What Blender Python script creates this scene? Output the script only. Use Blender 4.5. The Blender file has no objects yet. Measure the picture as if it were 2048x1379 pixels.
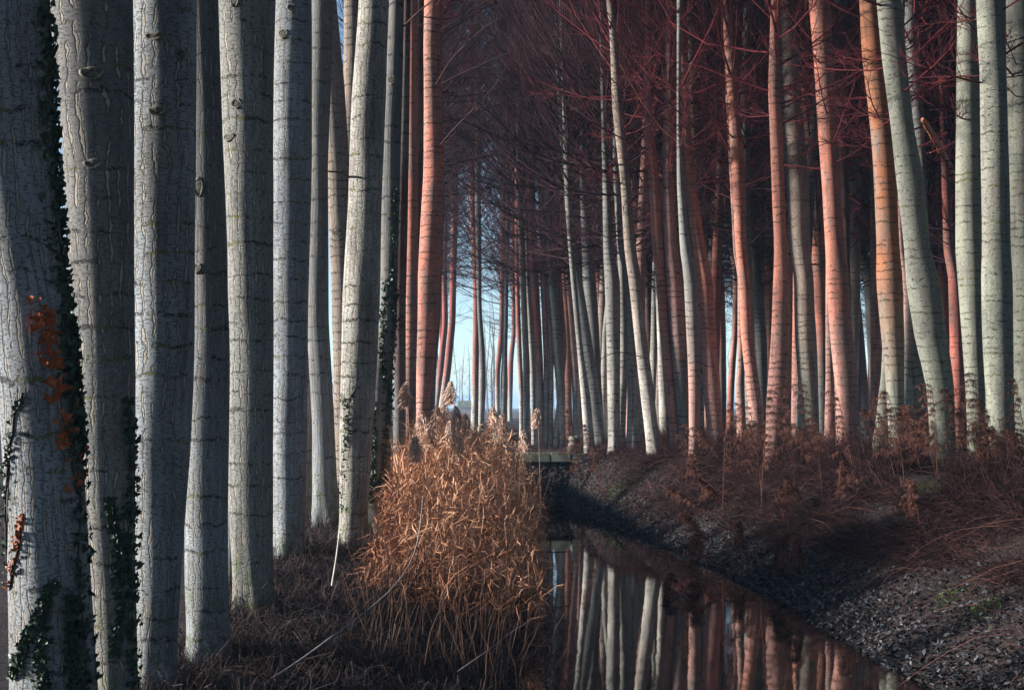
# Winter poplar plantation beside a ditch.  World axes: X right, Y away from the camera, Z up, metres.
import bpy, math, random
import numpy as np
from mathutils import Vector, Matrix
R = math.radians
scene = bpy.context.scene
COL = scene.collection
F = 2844.0                      # focal length in photograph pixels (50 mm on a 36 mm sensor, 2048 px wide)
HOR = 815.0                     # horizon row
EYE = 2.0

# ------------------------------------------------------------------ camera, light, exposure
cam_d = bpy.data.cameras.new('camera')
cam_d.lens = 50; cam_d.sensor_width = 36; cam_d.sensor_fit = 'HORIZONTAL'
cam_d.shift_y = (HOR - 689.5) / 2048
cam_d.clip_start = 0.1; cam_d.clip_end = 6000
cam = bpy.data.objects.new('camera', cam_d); COL.objects.link(cam)
cam.location = (0, 0, EYE); cam.rotation_euler = (R(90), 0, 0)
scene.camera = cam

SUN_EL, SUN_AZ = 11.0, -92.0     # azimuth from +Y (view direction), clockwise: the sun stands to the left
world = bpy.data.worlds.new('World'); scene.world = world; world.use_nodes = True
wn = world.node_tree; wn.nodes.clear()
sky = wn.nodes.new('ShaderNodeTexSky'); sky.sky_type = 'NISHITA'; sky.sun_disc = False
sky.sun_elevation = R(SUN_EL); sky.sun_rotation = R(SUN_AZ); sky.air_density = 0.7; sky.dust_density = 0.1; sky.ozone_density = 1.5
bg = wn.nodes.new('ShaderNodeBackground'); bg.inputs['Strength'].default_value = 0.09
wo = wn.nodes.new('ShaderNodeOutputWorld')
wn.links.new(sky.outputs[0], bg.inputs[0]); wn.links.new(bg.outputs[0], wo.inputs[0])
sun_d = bpy.data.lights.new('sun', 'SUN'); sun_d.energy = 5.0; sun_d.angle = R(5); sun_d.color = (1.0, 0.95, 0.88)
sun = bpy.data.objects.new('sun', sun_d); COL.objects.link(sun)
az, el = R(SUN_AZ), R(SUN_EL)
to_sun = Vector((math.sin(az) * math.cos(el), math.cos(az) * math.cos(el), math.sin(el)))
sun.rotation_euler = to_sun.to_track_quat('Z', 'Y').to_euler()
sun.location = to_sun * 50
vs = scene.view_settings
vs.view_transform = 'Standard'; vs.look = 'None'; vs.gamma = 1; vs.use_curve_mapping = False; vs.exposure = 1.45
scene.cycles.max_bounces = 5; scene.cycles.diffuse_bounces = 2; scene.cycles.glossy_bounces = 2
scene.cycles.volume_bounces = 0; scene.cycles.transparent_max_bounces = 4
scene.cycles.caustics_reflective = False; scene.cycles.caustics_refractive = False

rng = np.random.default_rng(7)
random.seed(7)

# ------------------------------------------------------------------ object helpers
def tag(o, label=None, cat=None, group=None, kind=None):
    if label: o['label'] = label
    if cat: o['category'] = cat
    if group: o['group'] = group
    if kind: o['kind'] = kind
    return o
def empty(name, loc, label, cat, group=None):
    o = bpy.data.objects.new(name, None); COL.objects.link(o); o.location = loc; o.empty_display_size = 0.3
    return tag(o, label, cat, group)
def link(name, me, parent=None, loc=(0, 0, 0), rot=None):
    o = bpy.data.objects.new(name, me); COL.objects.link(o); o.location = loc
    if rot is not None: o.rotation_euler = rot
    if parent is not None: o.parent = parent
    return o
def mesh(name, verts, faces, mats, smooth=True, tone=None, uv=None):
    """verts (N,3); faces (M,k) array or list of such arrays (k may differ)."""
    if not isinstance(faces, list) or np.ndim(faces[0]) == 1: faces = [faces]
    faces = [np.asarray(f, np.int32) for f in faces if len(f)]
    me = bpy.data.meshes.new(name)
    v = np.asarray(verts, np.float32)
    me.vertices.add(len(v)); me.vertices.foreach_set('co', v.ravel())
    idx = np.concatenate([f.ravel() for f in faces])
    tot = np.concatenate([np.full(len(f), f.shape[1], np.int32) for f in faces])
    me.loops.add(len(idx)); me.loops.foreach_set('vertex_index', idx)
    me.polygons.add(len(tot))
    me.polygons.foreach_set('loop_start', np.concatenate([[0], np.cumsum(tot)[:-1]]).astype(np.int32))
    me.polygons.foreach_set('loop_total', tot)
    me.polygons.foreach_set('use_smooth', np.full(len(tot), smooth))
    if uv is not None:
        l = me.uv_layers.new(name='uv'); l.data.foreach_set('uv', np.asarray(uv, np.float32)[idx].ravel())
    if tone is not None:
        a = me.attributes.new('tone', 'FLOAT', 'POINT'); a.data.foreach_set('value', np.asarray(tone, np.float32))
    me.update(calc_edges=True)
    for m in (mats if isinstance(mats, list) else [mats]): me.materials.append(m)
    return me

# ------------------------------------------------------------------ numpy shape makers
def unit(v): return v / np.maximum(np.linalg.norm(v, axis=-1, keepdims=True), 1e-9)
def tubes(P, Rd, sides=3):
    """P (N,K,3) polylines, Rd (N,K) radii -> verts, quads (open tubes)."""
    N, K, _ = P.shape
    T = unit(np.gradient(P, axis=1))
    ref = np.where(np.abs(T[:, :1, 2:3]) > 0.8, np.array([[[1.0, 0.3, 0]]]), np.array([[[0.1, 0.2, 1.0]]]))
    A = unit(np.cross(T, np.broadcast_to(ref, T.shape))); B = np.cross(T, A)
    ang = np.arange(sides) * 2 * np.pi / sides
    V = P[:, :, None] + Rd[:, :, None, None] * (A[:, :, None] * np.cos(ang)[:, None] + B[:, :, None] * np.sin(ang)[:, None])
    base = (np.arange(N) * K * sides)[:, None, None]
    k = (np.arange(K - 1) * sides)[None, :, None]; s = np.arange(sides)[None, None, :]; s2 = (s + 1) % sides
    q = np.stack([base + k + s, base + k + s2, base + k + sides + s2, base + k + sides + s], -1).reshape(-1, 4)
    return V.reshape(-1, 3), q
def ribbons(P, W, side):
    """P (N,K,3), W (N,K) widths, side (N,3) -> verts, quads."""
    N, K, _ = P.shape
    h = side[:, None, :] * W[:, :, None] * 0.5
    V = np.stack([P - h, P + h], 2)
    base = (np.arange(N) * K * 2)[:, None]; k = (np.arange(K - 1) * 2)[None]
    q = np.stack([base + k, base + k + 1, base + k + 3, base + k + 2], -1).reshape(-1, 4)
    return V.reshape(-1, 3), q
def join(parts):
    vs_, fs_, n = [], [], 0
    for v, f in parts: vs_.append(v); fs_.append(np.asarray(f) + n); n += len(v)
    return np.concatenate(vs_), fs_
def rnd(a, b, n=None): return rng.uniform(a, b, n)
def dirs(azi, elv): return np.stack([np.cos(elv) * np.cos(azi), np.cos(elv) * np.sin(azi), np.sin(elv)], -1)
def smooth_noise(x, y, seed=0):
    r = np.random.default_rng(seed); out = 0
    for i in range(7):
        a = r.uniform(0, 2 * np.pi); f = r.uniform(0.5, 1.6); p = r.uniform(0, 6.28)
        out = out + np.sin((x * np.cos(a) + y * np.sin(a)) * f + p)
    return out / 7

# ------------------------------------------------------------------ materials
def mat(name):
    m = bpy.data.materials.new(name); m.use_nodes = True; nt = m.node_tree; nt.nodes.clear()
    o = nt.nodes.new('ShaderNodeOutputMaterial'); b = nt.nodes.new('ShaderNodeBsdfPrincipled')
    nt.links.new(b.outputs[0], o.inputs[0]); b.inputs['Roughness'].default_value = 0.9
    b.inputs['Specular IOR Level'].default_value = 0.2
    return m, nt, b
class G:
    def __init__(s, nt): s.nt = nt
    def n(s, t, **kw):
        x = s.nt.nodes.new(t)
        for k, v in kw.items():
            if hasattr(x, k): setattr(x, k, v)
            else: x.inputs[k.replace('_', ' ')].default_value = v
        return x
    def l(s, a, b): s.nt.links.new(a, b)
    def put(s, sock, v):
        if isinstance(v, bpy.types.NodeSocket): s.l(v, sock)
        else: sock.default_value = v
    def math(s, op, a, b=0.0, c=0.0, clamp=False):
        x = s.nt.nodes.new('ShaderNodeMath'); x.operation = op; x.use_clamp = clamp
        for i, v in enumerate((a, b, c)): s.put(x.inputs[i], v)
        return x.outputs[0]
    def mix(s, f, a, b, mode='MIX'):
        x = s.nt.nodes.new('ShaderNodeMix'); x.data_type = 'RGBA'; x.blend_type = mode
        s.put(x.inputs[0], f); s.put(x.inputs[6], a); s.put(x.inputs[7], b); return x.outputs[2]
    def ramp(s, v, lo, hi, a=0.0, b=1.0):
        x = s.nt.nodes.new('ShaderNodeMapRange'); x.interpolation_type = 'SMOOTHSTEP'
        for i, q in enumerate((v, lo, hi, a, b)): s.put(x.inputs[i], q)
        return x.outputs[0]
    def noise(s, vec, scale, detail=2, rough=0.5, dist=0.0):
        x = s.nt.nodes.new('ShaderNodeTexNoise'); s.l(vec, x.inputs['Vector'])
        x.inputs['Scale'].default_value = scale; x.inputs['Detail'].default_value = detail
        x.inputs['Roughness'].default_value = rough; x.inputs['Distortion'].default_value = dist
        return x.outputs['Fac']
    def vec(s, x, y, z=0.0):
        c = s.nt.nodes.new('ShaderNodeCombineXYZ')
        for i, v in enumerate((x, y, z)): s.put(c.inputs[i], v)
        return c.outputs[0]
    def attr(s, name, typ='OBJECT'):
        x = s.nt.nodes.new('ShaderNodeAttribute'); x.attribute_type = typ; x.attribute_name = name; return x

def make_bark():
    m, nt, b = mat('poplar_bark'); g = G(nt)
    uv = g.n('ShaderNodeUVMap', uv_map='uv'); sp = g.n('ShaderNodeSeparateXYZ'); g.l(uv.outputs[0], sp.inputs[0])
    oi = g.n('ShaderNodeObjectInfo'); r = g.math('MULTIPLY', oi.outputs['Random'], 37.0)
    u, v = sp.outputs[0], sp.outputs[1]; v2 = g.math('ADD', v, r)
    P = lambda a, c: g.vec(g.math('MULTIPLY', u, a), g.math('MULTIPLY', v2, c), r)
    up = g.attr('bark_upper').outputs['Color']; lo = g.attr('bark_lower').outputs['Color']
    hn = g.noise(P(1.5, 0.5), 1.0, 3)
    h = g.ramp(g.math('ADD', v, g.math('MULTIPLY', g.math('SUBTRACT', hn, 0.5), 3.0)), 0.8, 4.2)
    base = g.mix(h, lo, up)
    # blotches
    n1 = g.noise(P(5, 1.6), 1.0, 4, 0.6)
    base = g.mix(g.ramp(n1, 0.35, 0.7), base, g.mix(0.45, base, (0.07, 0.065, 0.06, 1)))
    base = g.mix(g.ramp(g.noise(P(3.2, 0.9), 1.0, 4, 0.65), 0.45, 0.66, 0.0, 0.6), base, (0.20, 0.18, 0.16, 1))
    base = g.mix(g.ramp(g.noise(P(9, 0.7), 1.0, 3, 0.6), 0.55, 0.72, 0.0, 0.55), base, (0.06, 0.055, 0.05, 1))
    # fine horizontal flecks
    fl = g.noise(P(30, 95), 1.0, 3, 0.65)
    f1 = g.ramp(fl, 0.53, 0.62)
    n2 = g.noise(P(220, 220), 1.0, 2, 0.6)
    base = g.mix(g.math('MULTIPLY', f1, 0.75), base, (0.05, 0.05, 0.05, 1))
    base = g.mix(g.math('MULTIPLY', g.ramp(n2, 0.35, 0.7), 0.22), base, (0.04, 0.04, 0.04, 1))
    # wavy vertical ridges
    warp = g.math('MULTIPLY', g.math('SUBTRACT', g.noise(P(3.0, 3.2), 1.0, 4, 0.62), 0.5), 1.9)
    uw = g.math('ADD', g.math('MULTIPLY', u, 15.0), warp)
    fl_ = g.math('FLOOR', uw); ra = g.math('ABSOLUTE', g.math('SUBTRACT', g.math('FRACT', uw), 0.5))
    wv = g.noise(g.vec(g.math('MULTIPLY', fl_, 3.7), g.math('MULTIPLY', v2, 5.0), r), 1.0, 3, 0.7)
    wd = g.ramp(wv, 0.42, 0.66, 0.0, 0.15)
    ridge = g.ramp(g.math('SUBTRACT', ra, wd), -0.05, 0.02, 1.0, 0.0)
    gap = g.ramp(wv, 0.42, 0.47)
    amt = g.attr('ridges').outputs['Fac']
    ridge = g.math('MULTIPLY', g.math('MULTIPLY', ridge, gap), amt)
    groove = g.math('MULTIPLY', g.math('MULTIPLY', g.ramp(g.math('SUBTRACT', ra, wd), 0.0, 0.16, 1.0, 0.0), gap), amt)
    base = g.mix(g.math('MULTIPLY', groove, 0.6), base, (0.05, 0.045, 0.04, 1))
    base = g.mix(g.math('MULTIPLY', ridge, 0.7), base, (0.42, 0.36, 0.29, 1))
    # ring scars
    wob = g.math('MULTIPLY', g.math('SUBTRACT', g.noise(P(6, 3), 1.0, 4, 0.65), 0.5), 0.17)
    vr = g.math('ADD', v2, wob)
    cell = g.math('MULTIPLY', vr, g.attr('rings').outputs['Fac'])
    j = g.noise(g.vec(0.0, g.math('FLOOR', cell), r), 3.7, 0)
    fr = g.math('ABSOLUTE', g.math('SUBTRACT', g.math('FRACT', cell), g.math('ADD', -0.05, g.math('MULTIPLY', j, 1.1))))
    thick = g.math('MULTIPLY', g.attr('rings').outputs['Fac'], g.math('MULTIPLY_ADD', j, 0.030, 0.003))
    ring = g.ramp(fr, g.math('MULTIPLY', thick, 0.45), thick, 1.0, 0.0)
    j2 = g.noise(g.vec(3.3, g.math('FLOOR', cell), r), 5.1, 0)
    ring = g.math('MULTIPLY', ring, g.ramp(j2, 0.28, 0.40))
    broken = g.ramp(g.math('ADD', g.noise(P(8, 9), 1.0, 3, 0.7), g.math('MULTIPLY', g.math('SUBTRACT', g.noise(P(0.8, 1.1), 1.0, 2), 0.5), 0.45)), 0.44, 0.52)
    ragged = g.ramp(g.noise(P(55, 60), 1.0, 3, 0.7), 0.42, 0.52)
    ring = g.math('MULTIPLY', g.math('MULTIPLY', ring, broken), ragged)
    moss = g.math('MULTIPLY', g.ramp(g.noise(P(4, 1.1), 1.0, 2), 0.5, 0.6), g.attr('moss').outputs['Fac'])
    base = g.mix(g.math('MULTIPLY', ring, 0.88), base, g.mix(moss, (0.018, 0.016, 0.014, 1), (0.13, 0.125, 0.02, 1)))
    # moss film near the foot
    mf = g.math('MULTIPLY', g.ramp(v, 0.2, 1.3, 0.5, 0.0), g.ramp(g.noise(P(9, 6), 1.0, 4), 0.5, 0.62))
    base = g.mix(g.math('MULTIPLY', mf, g.attr('moss').outputs['Fac']), base, (0.07, 0.10, 0.015, 1))
    g.l(base, b.inputs['Base Color'])
    hgt = g.math('ADD', g.math('MULTIPLY', ridge, 0.9), g.math('MULTIPLY', groove, -0.5))
    hgt = g.math('SUBTRACT', hgt, g.math('MULTIPLY', f1, 0.25)); hgt = g.math('SUBTRACT', hgt, g.math('MULTIPLY', ring, 0.6))
    hgt = g.math('ADD', hgt, g.math('MULTIPLY', n2, 0.25))
    bp = g.n('ShaderNodeBump'); bp.inputs['Strength'].default_value = 0.9; bp.inputs['Distance'].default_value = 0.012
    g.l(hgt, bp.inputs['Height']); g.l(bp.outputs[0], b.inputs['Normal'])
    b.inputs['Roughness'].default_value = 0.85
    return m

def make_plain(name, c1, c2, scale=6.0, rough=0.9, tone=False, bump=0.0, spec=0.2, trans=0.0):
    m, nt, b = mat(name); g = G(nt)
    if tone: f = g.attr('tone', 'GEOMETRY').outputs['Fac']
    else:
        tc = g.n('ShaderNodeTexCoord'); f = g.ramp(g.noise(tc.outputs['Object'], scale, 4, 0.6), 0.3, 0.7)
    g.l(g.mix(f, (*c1, 1), (*c2, 1)), b.inputs['Base Color'])
    b.inputs['Roughness'].default_value = rough; b.inputs['Specular IOR Level'].default_value = spec
    if bump:
        tc = g.n('ShaderNodeTexCoord'); bp = g.n('ShaderNodeBump'); bp.inputs['Strength'].default_value = 0.8
        bp.inputs['Distance'].default_value = bump
        g.l(g.noise(tc.outputs['Object'], scale * 4, 5, 0.7), bp.inputs['Height']); g.l(bp.outputs[0], b.inputs['Normal'])
    return m

# photo survey of the visible trunks: (distance or 0 = from width, [(row, left, right)...], upper bark, lower bark, label)
TREES = [
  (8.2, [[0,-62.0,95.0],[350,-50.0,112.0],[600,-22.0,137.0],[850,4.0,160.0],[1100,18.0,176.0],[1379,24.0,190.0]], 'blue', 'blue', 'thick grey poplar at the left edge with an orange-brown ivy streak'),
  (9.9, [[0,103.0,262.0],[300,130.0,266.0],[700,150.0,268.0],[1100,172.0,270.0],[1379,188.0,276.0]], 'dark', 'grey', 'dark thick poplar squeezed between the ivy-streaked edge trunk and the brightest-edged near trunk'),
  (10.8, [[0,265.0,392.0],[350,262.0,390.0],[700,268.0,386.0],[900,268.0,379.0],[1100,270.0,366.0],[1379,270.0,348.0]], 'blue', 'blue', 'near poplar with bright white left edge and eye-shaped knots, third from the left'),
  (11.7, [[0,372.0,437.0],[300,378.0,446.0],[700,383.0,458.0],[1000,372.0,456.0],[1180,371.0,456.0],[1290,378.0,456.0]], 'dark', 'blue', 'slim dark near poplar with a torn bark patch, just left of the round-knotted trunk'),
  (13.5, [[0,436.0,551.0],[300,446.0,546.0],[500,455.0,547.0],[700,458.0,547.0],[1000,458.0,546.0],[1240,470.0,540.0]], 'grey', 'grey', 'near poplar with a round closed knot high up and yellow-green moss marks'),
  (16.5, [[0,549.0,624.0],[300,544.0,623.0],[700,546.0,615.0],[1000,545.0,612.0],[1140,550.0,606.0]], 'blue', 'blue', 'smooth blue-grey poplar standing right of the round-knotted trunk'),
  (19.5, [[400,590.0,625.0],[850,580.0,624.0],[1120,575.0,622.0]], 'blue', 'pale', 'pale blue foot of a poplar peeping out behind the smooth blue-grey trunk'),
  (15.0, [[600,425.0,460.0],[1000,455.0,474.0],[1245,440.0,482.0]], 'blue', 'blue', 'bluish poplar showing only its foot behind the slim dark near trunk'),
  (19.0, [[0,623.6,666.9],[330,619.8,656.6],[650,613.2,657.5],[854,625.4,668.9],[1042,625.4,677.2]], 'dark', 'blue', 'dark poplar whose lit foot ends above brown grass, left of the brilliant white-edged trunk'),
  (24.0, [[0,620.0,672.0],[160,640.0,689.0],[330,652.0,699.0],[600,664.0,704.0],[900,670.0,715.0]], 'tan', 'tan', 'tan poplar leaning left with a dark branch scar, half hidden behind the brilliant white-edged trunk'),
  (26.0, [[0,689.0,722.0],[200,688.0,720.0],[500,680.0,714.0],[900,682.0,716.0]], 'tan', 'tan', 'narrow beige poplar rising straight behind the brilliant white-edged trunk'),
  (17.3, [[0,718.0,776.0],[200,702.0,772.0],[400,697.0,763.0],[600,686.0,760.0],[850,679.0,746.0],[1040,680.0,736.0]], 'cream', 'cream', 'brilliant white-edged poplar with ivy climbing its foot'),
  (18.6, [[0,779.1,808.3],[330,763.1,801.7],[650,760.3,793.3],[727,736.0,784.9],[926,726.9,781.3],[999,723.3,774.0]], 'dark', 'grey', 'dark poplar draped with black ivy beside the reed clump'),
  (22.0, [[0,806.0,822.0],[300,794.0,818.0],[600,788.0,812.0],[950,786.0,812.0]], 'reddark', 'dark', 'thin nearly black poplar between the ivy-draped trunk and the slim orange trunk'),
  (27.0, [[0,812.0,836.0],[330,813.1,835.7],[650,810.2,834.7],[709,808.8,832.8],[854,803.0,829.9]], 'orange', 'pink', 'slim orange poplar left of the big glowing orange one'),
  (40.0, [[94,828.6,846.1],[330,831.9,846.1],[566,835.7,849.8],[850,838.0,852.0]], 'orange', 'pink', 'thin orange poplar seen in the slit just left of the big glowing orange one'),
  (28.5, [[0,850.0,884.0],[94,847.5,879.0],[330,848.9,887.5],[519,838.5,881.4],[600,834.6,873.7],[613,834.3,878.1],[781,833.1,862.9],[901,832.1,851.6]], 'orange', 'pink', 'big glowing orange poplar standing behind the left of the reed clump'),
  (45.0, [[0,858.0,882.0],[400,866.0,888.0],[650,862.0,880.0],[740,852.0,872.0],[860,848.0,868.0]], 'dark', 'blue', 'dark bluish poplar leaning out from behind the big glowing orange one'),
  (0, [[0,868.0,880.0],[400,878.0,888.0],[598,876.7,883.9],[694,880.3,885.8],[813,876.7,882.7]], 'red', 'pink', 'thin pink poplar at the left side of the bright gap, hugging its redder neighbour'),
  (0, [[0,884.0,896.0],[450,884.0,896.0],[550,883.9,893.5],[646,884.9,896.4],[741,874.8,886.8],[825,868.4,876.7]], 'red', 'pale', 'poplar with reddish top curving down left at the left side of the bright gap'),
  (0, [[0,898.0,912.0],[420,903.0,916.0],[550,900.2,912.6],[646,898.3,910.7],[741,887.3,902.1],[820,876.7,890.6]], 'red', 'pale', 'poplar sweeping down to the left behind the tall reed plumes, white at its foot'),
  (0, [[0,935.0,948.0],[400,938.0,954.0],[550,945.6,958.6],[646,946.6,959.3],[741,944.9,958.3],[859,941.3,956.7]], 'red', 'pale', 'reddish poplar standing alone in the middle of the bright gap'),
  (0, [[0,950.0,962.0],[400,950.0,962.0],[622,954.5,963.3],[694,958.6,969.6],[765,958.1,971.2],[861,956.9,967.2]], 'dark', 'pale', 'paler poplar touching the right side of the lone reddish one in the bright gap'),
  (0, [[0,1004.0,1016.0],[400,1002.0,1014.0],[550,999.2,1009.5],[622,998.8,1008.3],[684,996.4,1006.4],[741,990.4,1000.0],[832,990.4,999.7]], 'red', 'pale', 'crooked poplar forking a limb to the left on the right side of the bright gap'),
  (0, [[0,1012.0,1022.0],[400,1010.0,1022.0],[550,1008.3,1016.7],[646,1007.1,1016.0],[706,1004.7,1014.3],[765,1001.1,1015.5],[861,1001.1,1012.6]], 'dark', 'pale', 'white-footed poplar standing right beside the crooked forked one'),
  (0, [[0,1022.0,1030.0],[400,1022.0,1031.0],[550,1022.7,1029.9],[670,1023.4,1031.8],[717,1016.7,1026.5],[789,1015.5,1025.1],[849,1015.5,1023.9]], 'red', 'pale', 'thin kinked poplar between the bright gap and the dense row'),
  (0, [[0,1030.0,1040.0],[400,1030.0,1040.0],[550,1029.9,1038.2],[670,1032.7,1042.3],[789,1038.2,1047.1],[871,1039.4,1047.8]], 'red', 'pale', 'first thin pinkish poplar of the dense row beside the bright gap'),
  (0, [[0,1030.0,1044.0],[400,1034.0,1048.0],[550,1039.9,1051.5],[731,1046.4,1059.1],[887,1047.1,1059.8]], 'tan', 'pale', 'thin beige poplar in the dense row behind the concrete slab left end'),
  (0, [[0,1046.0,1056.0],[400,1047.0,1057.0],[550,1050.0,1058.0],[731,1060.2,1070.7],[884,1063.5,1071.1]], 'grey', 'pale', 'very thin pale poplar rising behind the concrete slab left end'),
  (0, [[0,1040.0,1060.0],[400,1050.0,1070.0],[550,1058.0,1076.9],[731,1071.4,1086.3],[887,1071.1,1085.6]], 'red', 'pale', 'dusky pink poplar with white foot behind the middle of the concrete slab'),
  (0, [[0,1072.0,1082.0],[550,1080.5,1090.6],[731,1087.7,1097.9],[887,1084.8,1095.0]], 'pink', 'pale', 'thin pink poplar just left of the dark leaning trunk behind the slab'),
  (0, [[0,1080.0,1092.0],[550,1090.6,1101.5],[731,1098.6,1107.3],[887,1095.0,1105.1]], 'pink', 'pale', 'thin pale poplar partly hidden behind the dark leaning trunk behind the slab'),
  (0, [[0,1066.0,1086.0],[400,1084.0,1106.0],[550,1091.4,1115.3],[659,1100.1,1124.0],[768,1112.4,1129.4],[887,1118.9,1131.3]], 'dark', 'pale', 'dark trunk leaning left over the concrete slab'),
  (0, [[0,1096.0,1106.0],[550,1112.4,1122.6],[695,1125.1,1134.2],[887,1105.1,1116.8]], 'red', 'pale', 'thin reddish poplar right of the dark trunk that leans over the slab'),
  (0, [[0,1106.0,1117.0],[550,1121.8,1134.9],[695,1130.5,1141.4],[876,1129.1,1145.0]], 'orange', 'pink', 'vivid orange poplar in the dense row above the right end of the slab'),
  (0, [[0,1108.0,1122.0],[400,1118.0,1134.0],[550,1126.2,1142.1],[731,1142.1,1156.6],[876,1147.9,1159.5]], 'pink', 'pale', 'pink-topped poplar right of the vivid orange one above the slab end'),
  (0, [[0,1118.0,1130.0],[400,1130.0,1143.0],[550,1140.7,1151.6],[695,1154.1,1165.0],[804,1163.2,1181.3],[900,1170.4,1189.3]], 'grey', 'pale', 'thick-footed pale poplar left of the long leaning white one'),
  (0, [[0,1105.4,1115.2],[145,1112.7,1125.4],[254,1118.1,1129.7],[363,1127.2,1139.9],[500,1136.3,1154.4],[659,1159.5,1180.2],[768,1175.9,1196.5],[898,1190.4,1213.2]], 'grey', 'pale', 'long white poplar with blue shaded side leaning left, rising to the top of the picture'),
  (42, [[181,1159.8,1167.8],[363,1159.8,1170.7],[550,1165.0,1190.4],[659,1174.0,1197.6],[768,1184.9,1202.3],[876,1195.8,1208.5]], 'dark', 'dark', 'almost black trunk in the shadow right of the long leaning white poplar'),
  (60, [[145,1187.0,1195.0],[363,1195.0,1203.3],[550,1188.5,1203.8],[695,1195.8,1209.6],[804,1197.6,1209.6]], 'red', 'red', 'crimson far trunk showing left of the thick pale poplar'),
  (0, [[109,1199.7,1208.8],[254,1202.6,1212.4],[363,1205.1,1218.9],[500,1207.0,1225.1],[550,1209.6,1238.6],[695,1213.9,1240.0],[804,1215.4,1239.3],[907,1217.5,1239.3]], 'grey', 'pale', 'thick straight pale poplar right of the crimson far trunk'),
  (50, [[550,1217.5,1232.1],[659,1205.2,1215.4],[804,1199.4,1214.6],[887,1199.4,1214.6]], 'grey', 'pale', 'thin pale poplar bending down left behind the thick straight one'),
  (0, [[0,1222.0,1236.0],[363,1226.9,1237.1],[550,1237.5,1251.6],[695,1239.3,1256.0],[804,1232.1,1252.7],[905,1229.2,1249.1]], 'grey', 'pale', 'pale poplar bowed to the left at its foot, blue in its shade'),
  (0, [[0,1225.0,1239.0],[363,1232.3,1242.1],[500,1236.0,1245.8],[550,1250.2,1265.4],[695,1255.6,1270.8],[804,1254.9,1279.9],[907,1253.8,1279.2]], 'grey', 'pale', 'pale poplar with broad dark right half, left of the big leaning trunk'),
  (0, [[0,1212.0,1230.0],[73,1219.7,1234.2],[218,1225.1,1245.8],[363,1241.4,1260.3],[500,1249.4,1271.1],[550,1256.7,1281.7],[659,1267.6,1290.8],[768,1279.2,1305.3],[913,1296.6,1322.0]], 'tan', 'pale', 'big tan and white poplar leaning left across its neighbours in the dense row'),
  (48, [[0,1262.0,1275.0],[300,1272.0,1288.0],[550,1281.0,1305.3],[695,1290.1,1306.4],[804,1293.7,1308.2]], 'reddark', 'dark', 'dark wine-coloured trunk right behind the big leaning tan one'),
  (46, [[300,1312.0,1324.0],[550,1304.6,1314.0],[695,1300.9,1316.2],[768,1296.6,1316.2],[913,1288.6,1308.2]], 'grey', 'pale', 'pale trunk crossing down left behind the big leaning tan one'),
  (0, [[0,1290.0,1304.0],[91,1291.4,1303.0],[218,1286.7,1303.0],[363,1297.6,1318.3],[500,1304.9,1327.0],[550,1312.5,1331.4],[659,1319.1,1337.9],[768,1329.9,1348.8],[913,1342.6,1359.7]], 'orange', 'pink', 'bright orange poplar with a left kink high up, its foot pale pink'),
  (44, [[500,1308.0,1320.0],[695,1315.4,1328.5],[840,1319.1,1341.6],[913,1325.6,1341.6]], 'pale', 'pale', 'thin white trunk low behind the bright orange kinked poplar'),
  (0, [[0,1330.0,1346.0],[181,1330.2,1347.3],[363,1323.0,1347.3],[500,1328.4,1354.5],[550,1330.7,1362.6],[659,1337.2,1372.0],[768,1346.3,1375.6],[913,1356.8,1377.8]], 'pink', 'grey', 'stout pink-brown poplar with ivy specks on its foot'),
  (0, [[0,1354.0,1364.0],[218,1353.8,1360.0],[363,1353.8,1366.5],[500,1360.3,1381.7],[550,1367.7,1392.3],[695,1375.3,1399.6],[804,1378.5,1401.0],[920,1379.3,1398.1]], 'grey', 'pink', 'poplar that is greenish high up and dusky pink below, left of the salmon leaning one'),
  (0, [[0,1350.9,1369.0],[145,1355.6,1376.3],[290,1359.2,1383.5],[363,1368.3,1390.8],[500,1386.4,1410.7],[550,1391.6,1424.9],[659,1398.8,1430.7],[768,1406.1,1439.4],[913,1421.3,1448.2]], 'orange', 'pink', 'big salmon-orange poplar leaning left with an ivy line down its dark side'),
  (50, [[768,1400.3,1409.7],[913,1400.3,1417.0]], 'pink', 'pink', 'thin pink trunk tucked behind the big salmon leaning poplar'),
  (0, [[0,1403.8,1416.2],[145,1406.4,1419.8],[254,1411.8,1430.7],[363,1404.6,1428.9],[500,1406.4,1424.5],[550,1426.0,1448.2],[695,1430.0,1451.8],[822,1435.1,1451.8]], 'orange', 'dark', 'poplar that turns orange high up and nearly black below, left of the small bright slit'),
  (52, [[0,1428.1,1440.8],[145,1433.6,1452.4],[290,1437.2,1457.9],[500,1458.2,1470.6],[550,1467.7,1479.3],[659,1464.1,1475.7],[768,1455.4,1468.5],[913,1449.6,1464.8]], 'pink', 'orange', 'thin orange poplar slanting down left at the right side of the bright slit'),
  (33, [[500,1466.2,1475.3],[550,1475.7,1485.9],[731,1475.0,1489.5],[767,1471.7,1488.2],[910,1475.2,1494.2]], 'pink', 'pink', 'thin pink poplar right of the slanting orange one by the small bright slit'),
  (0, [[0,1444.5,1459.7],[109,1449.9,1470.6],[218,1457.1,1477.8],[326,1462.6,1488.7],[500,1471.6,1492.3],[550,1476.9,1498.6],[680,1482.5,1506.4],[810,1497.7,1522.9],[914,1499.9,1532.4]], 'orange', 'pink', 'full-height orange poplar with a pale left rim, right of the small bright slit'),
  (44, [[181,1486.1,1499.6],[363,1491.6,1506.8],[500,1502.5,1514.1],[550,1499.9,1521.6],[680,1506.4,1533.3],[810,1515.0,1534.6]], 'dark', 'dark', 'black shadowed trunk behind the white-rimmed orange poplar'),
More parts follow.
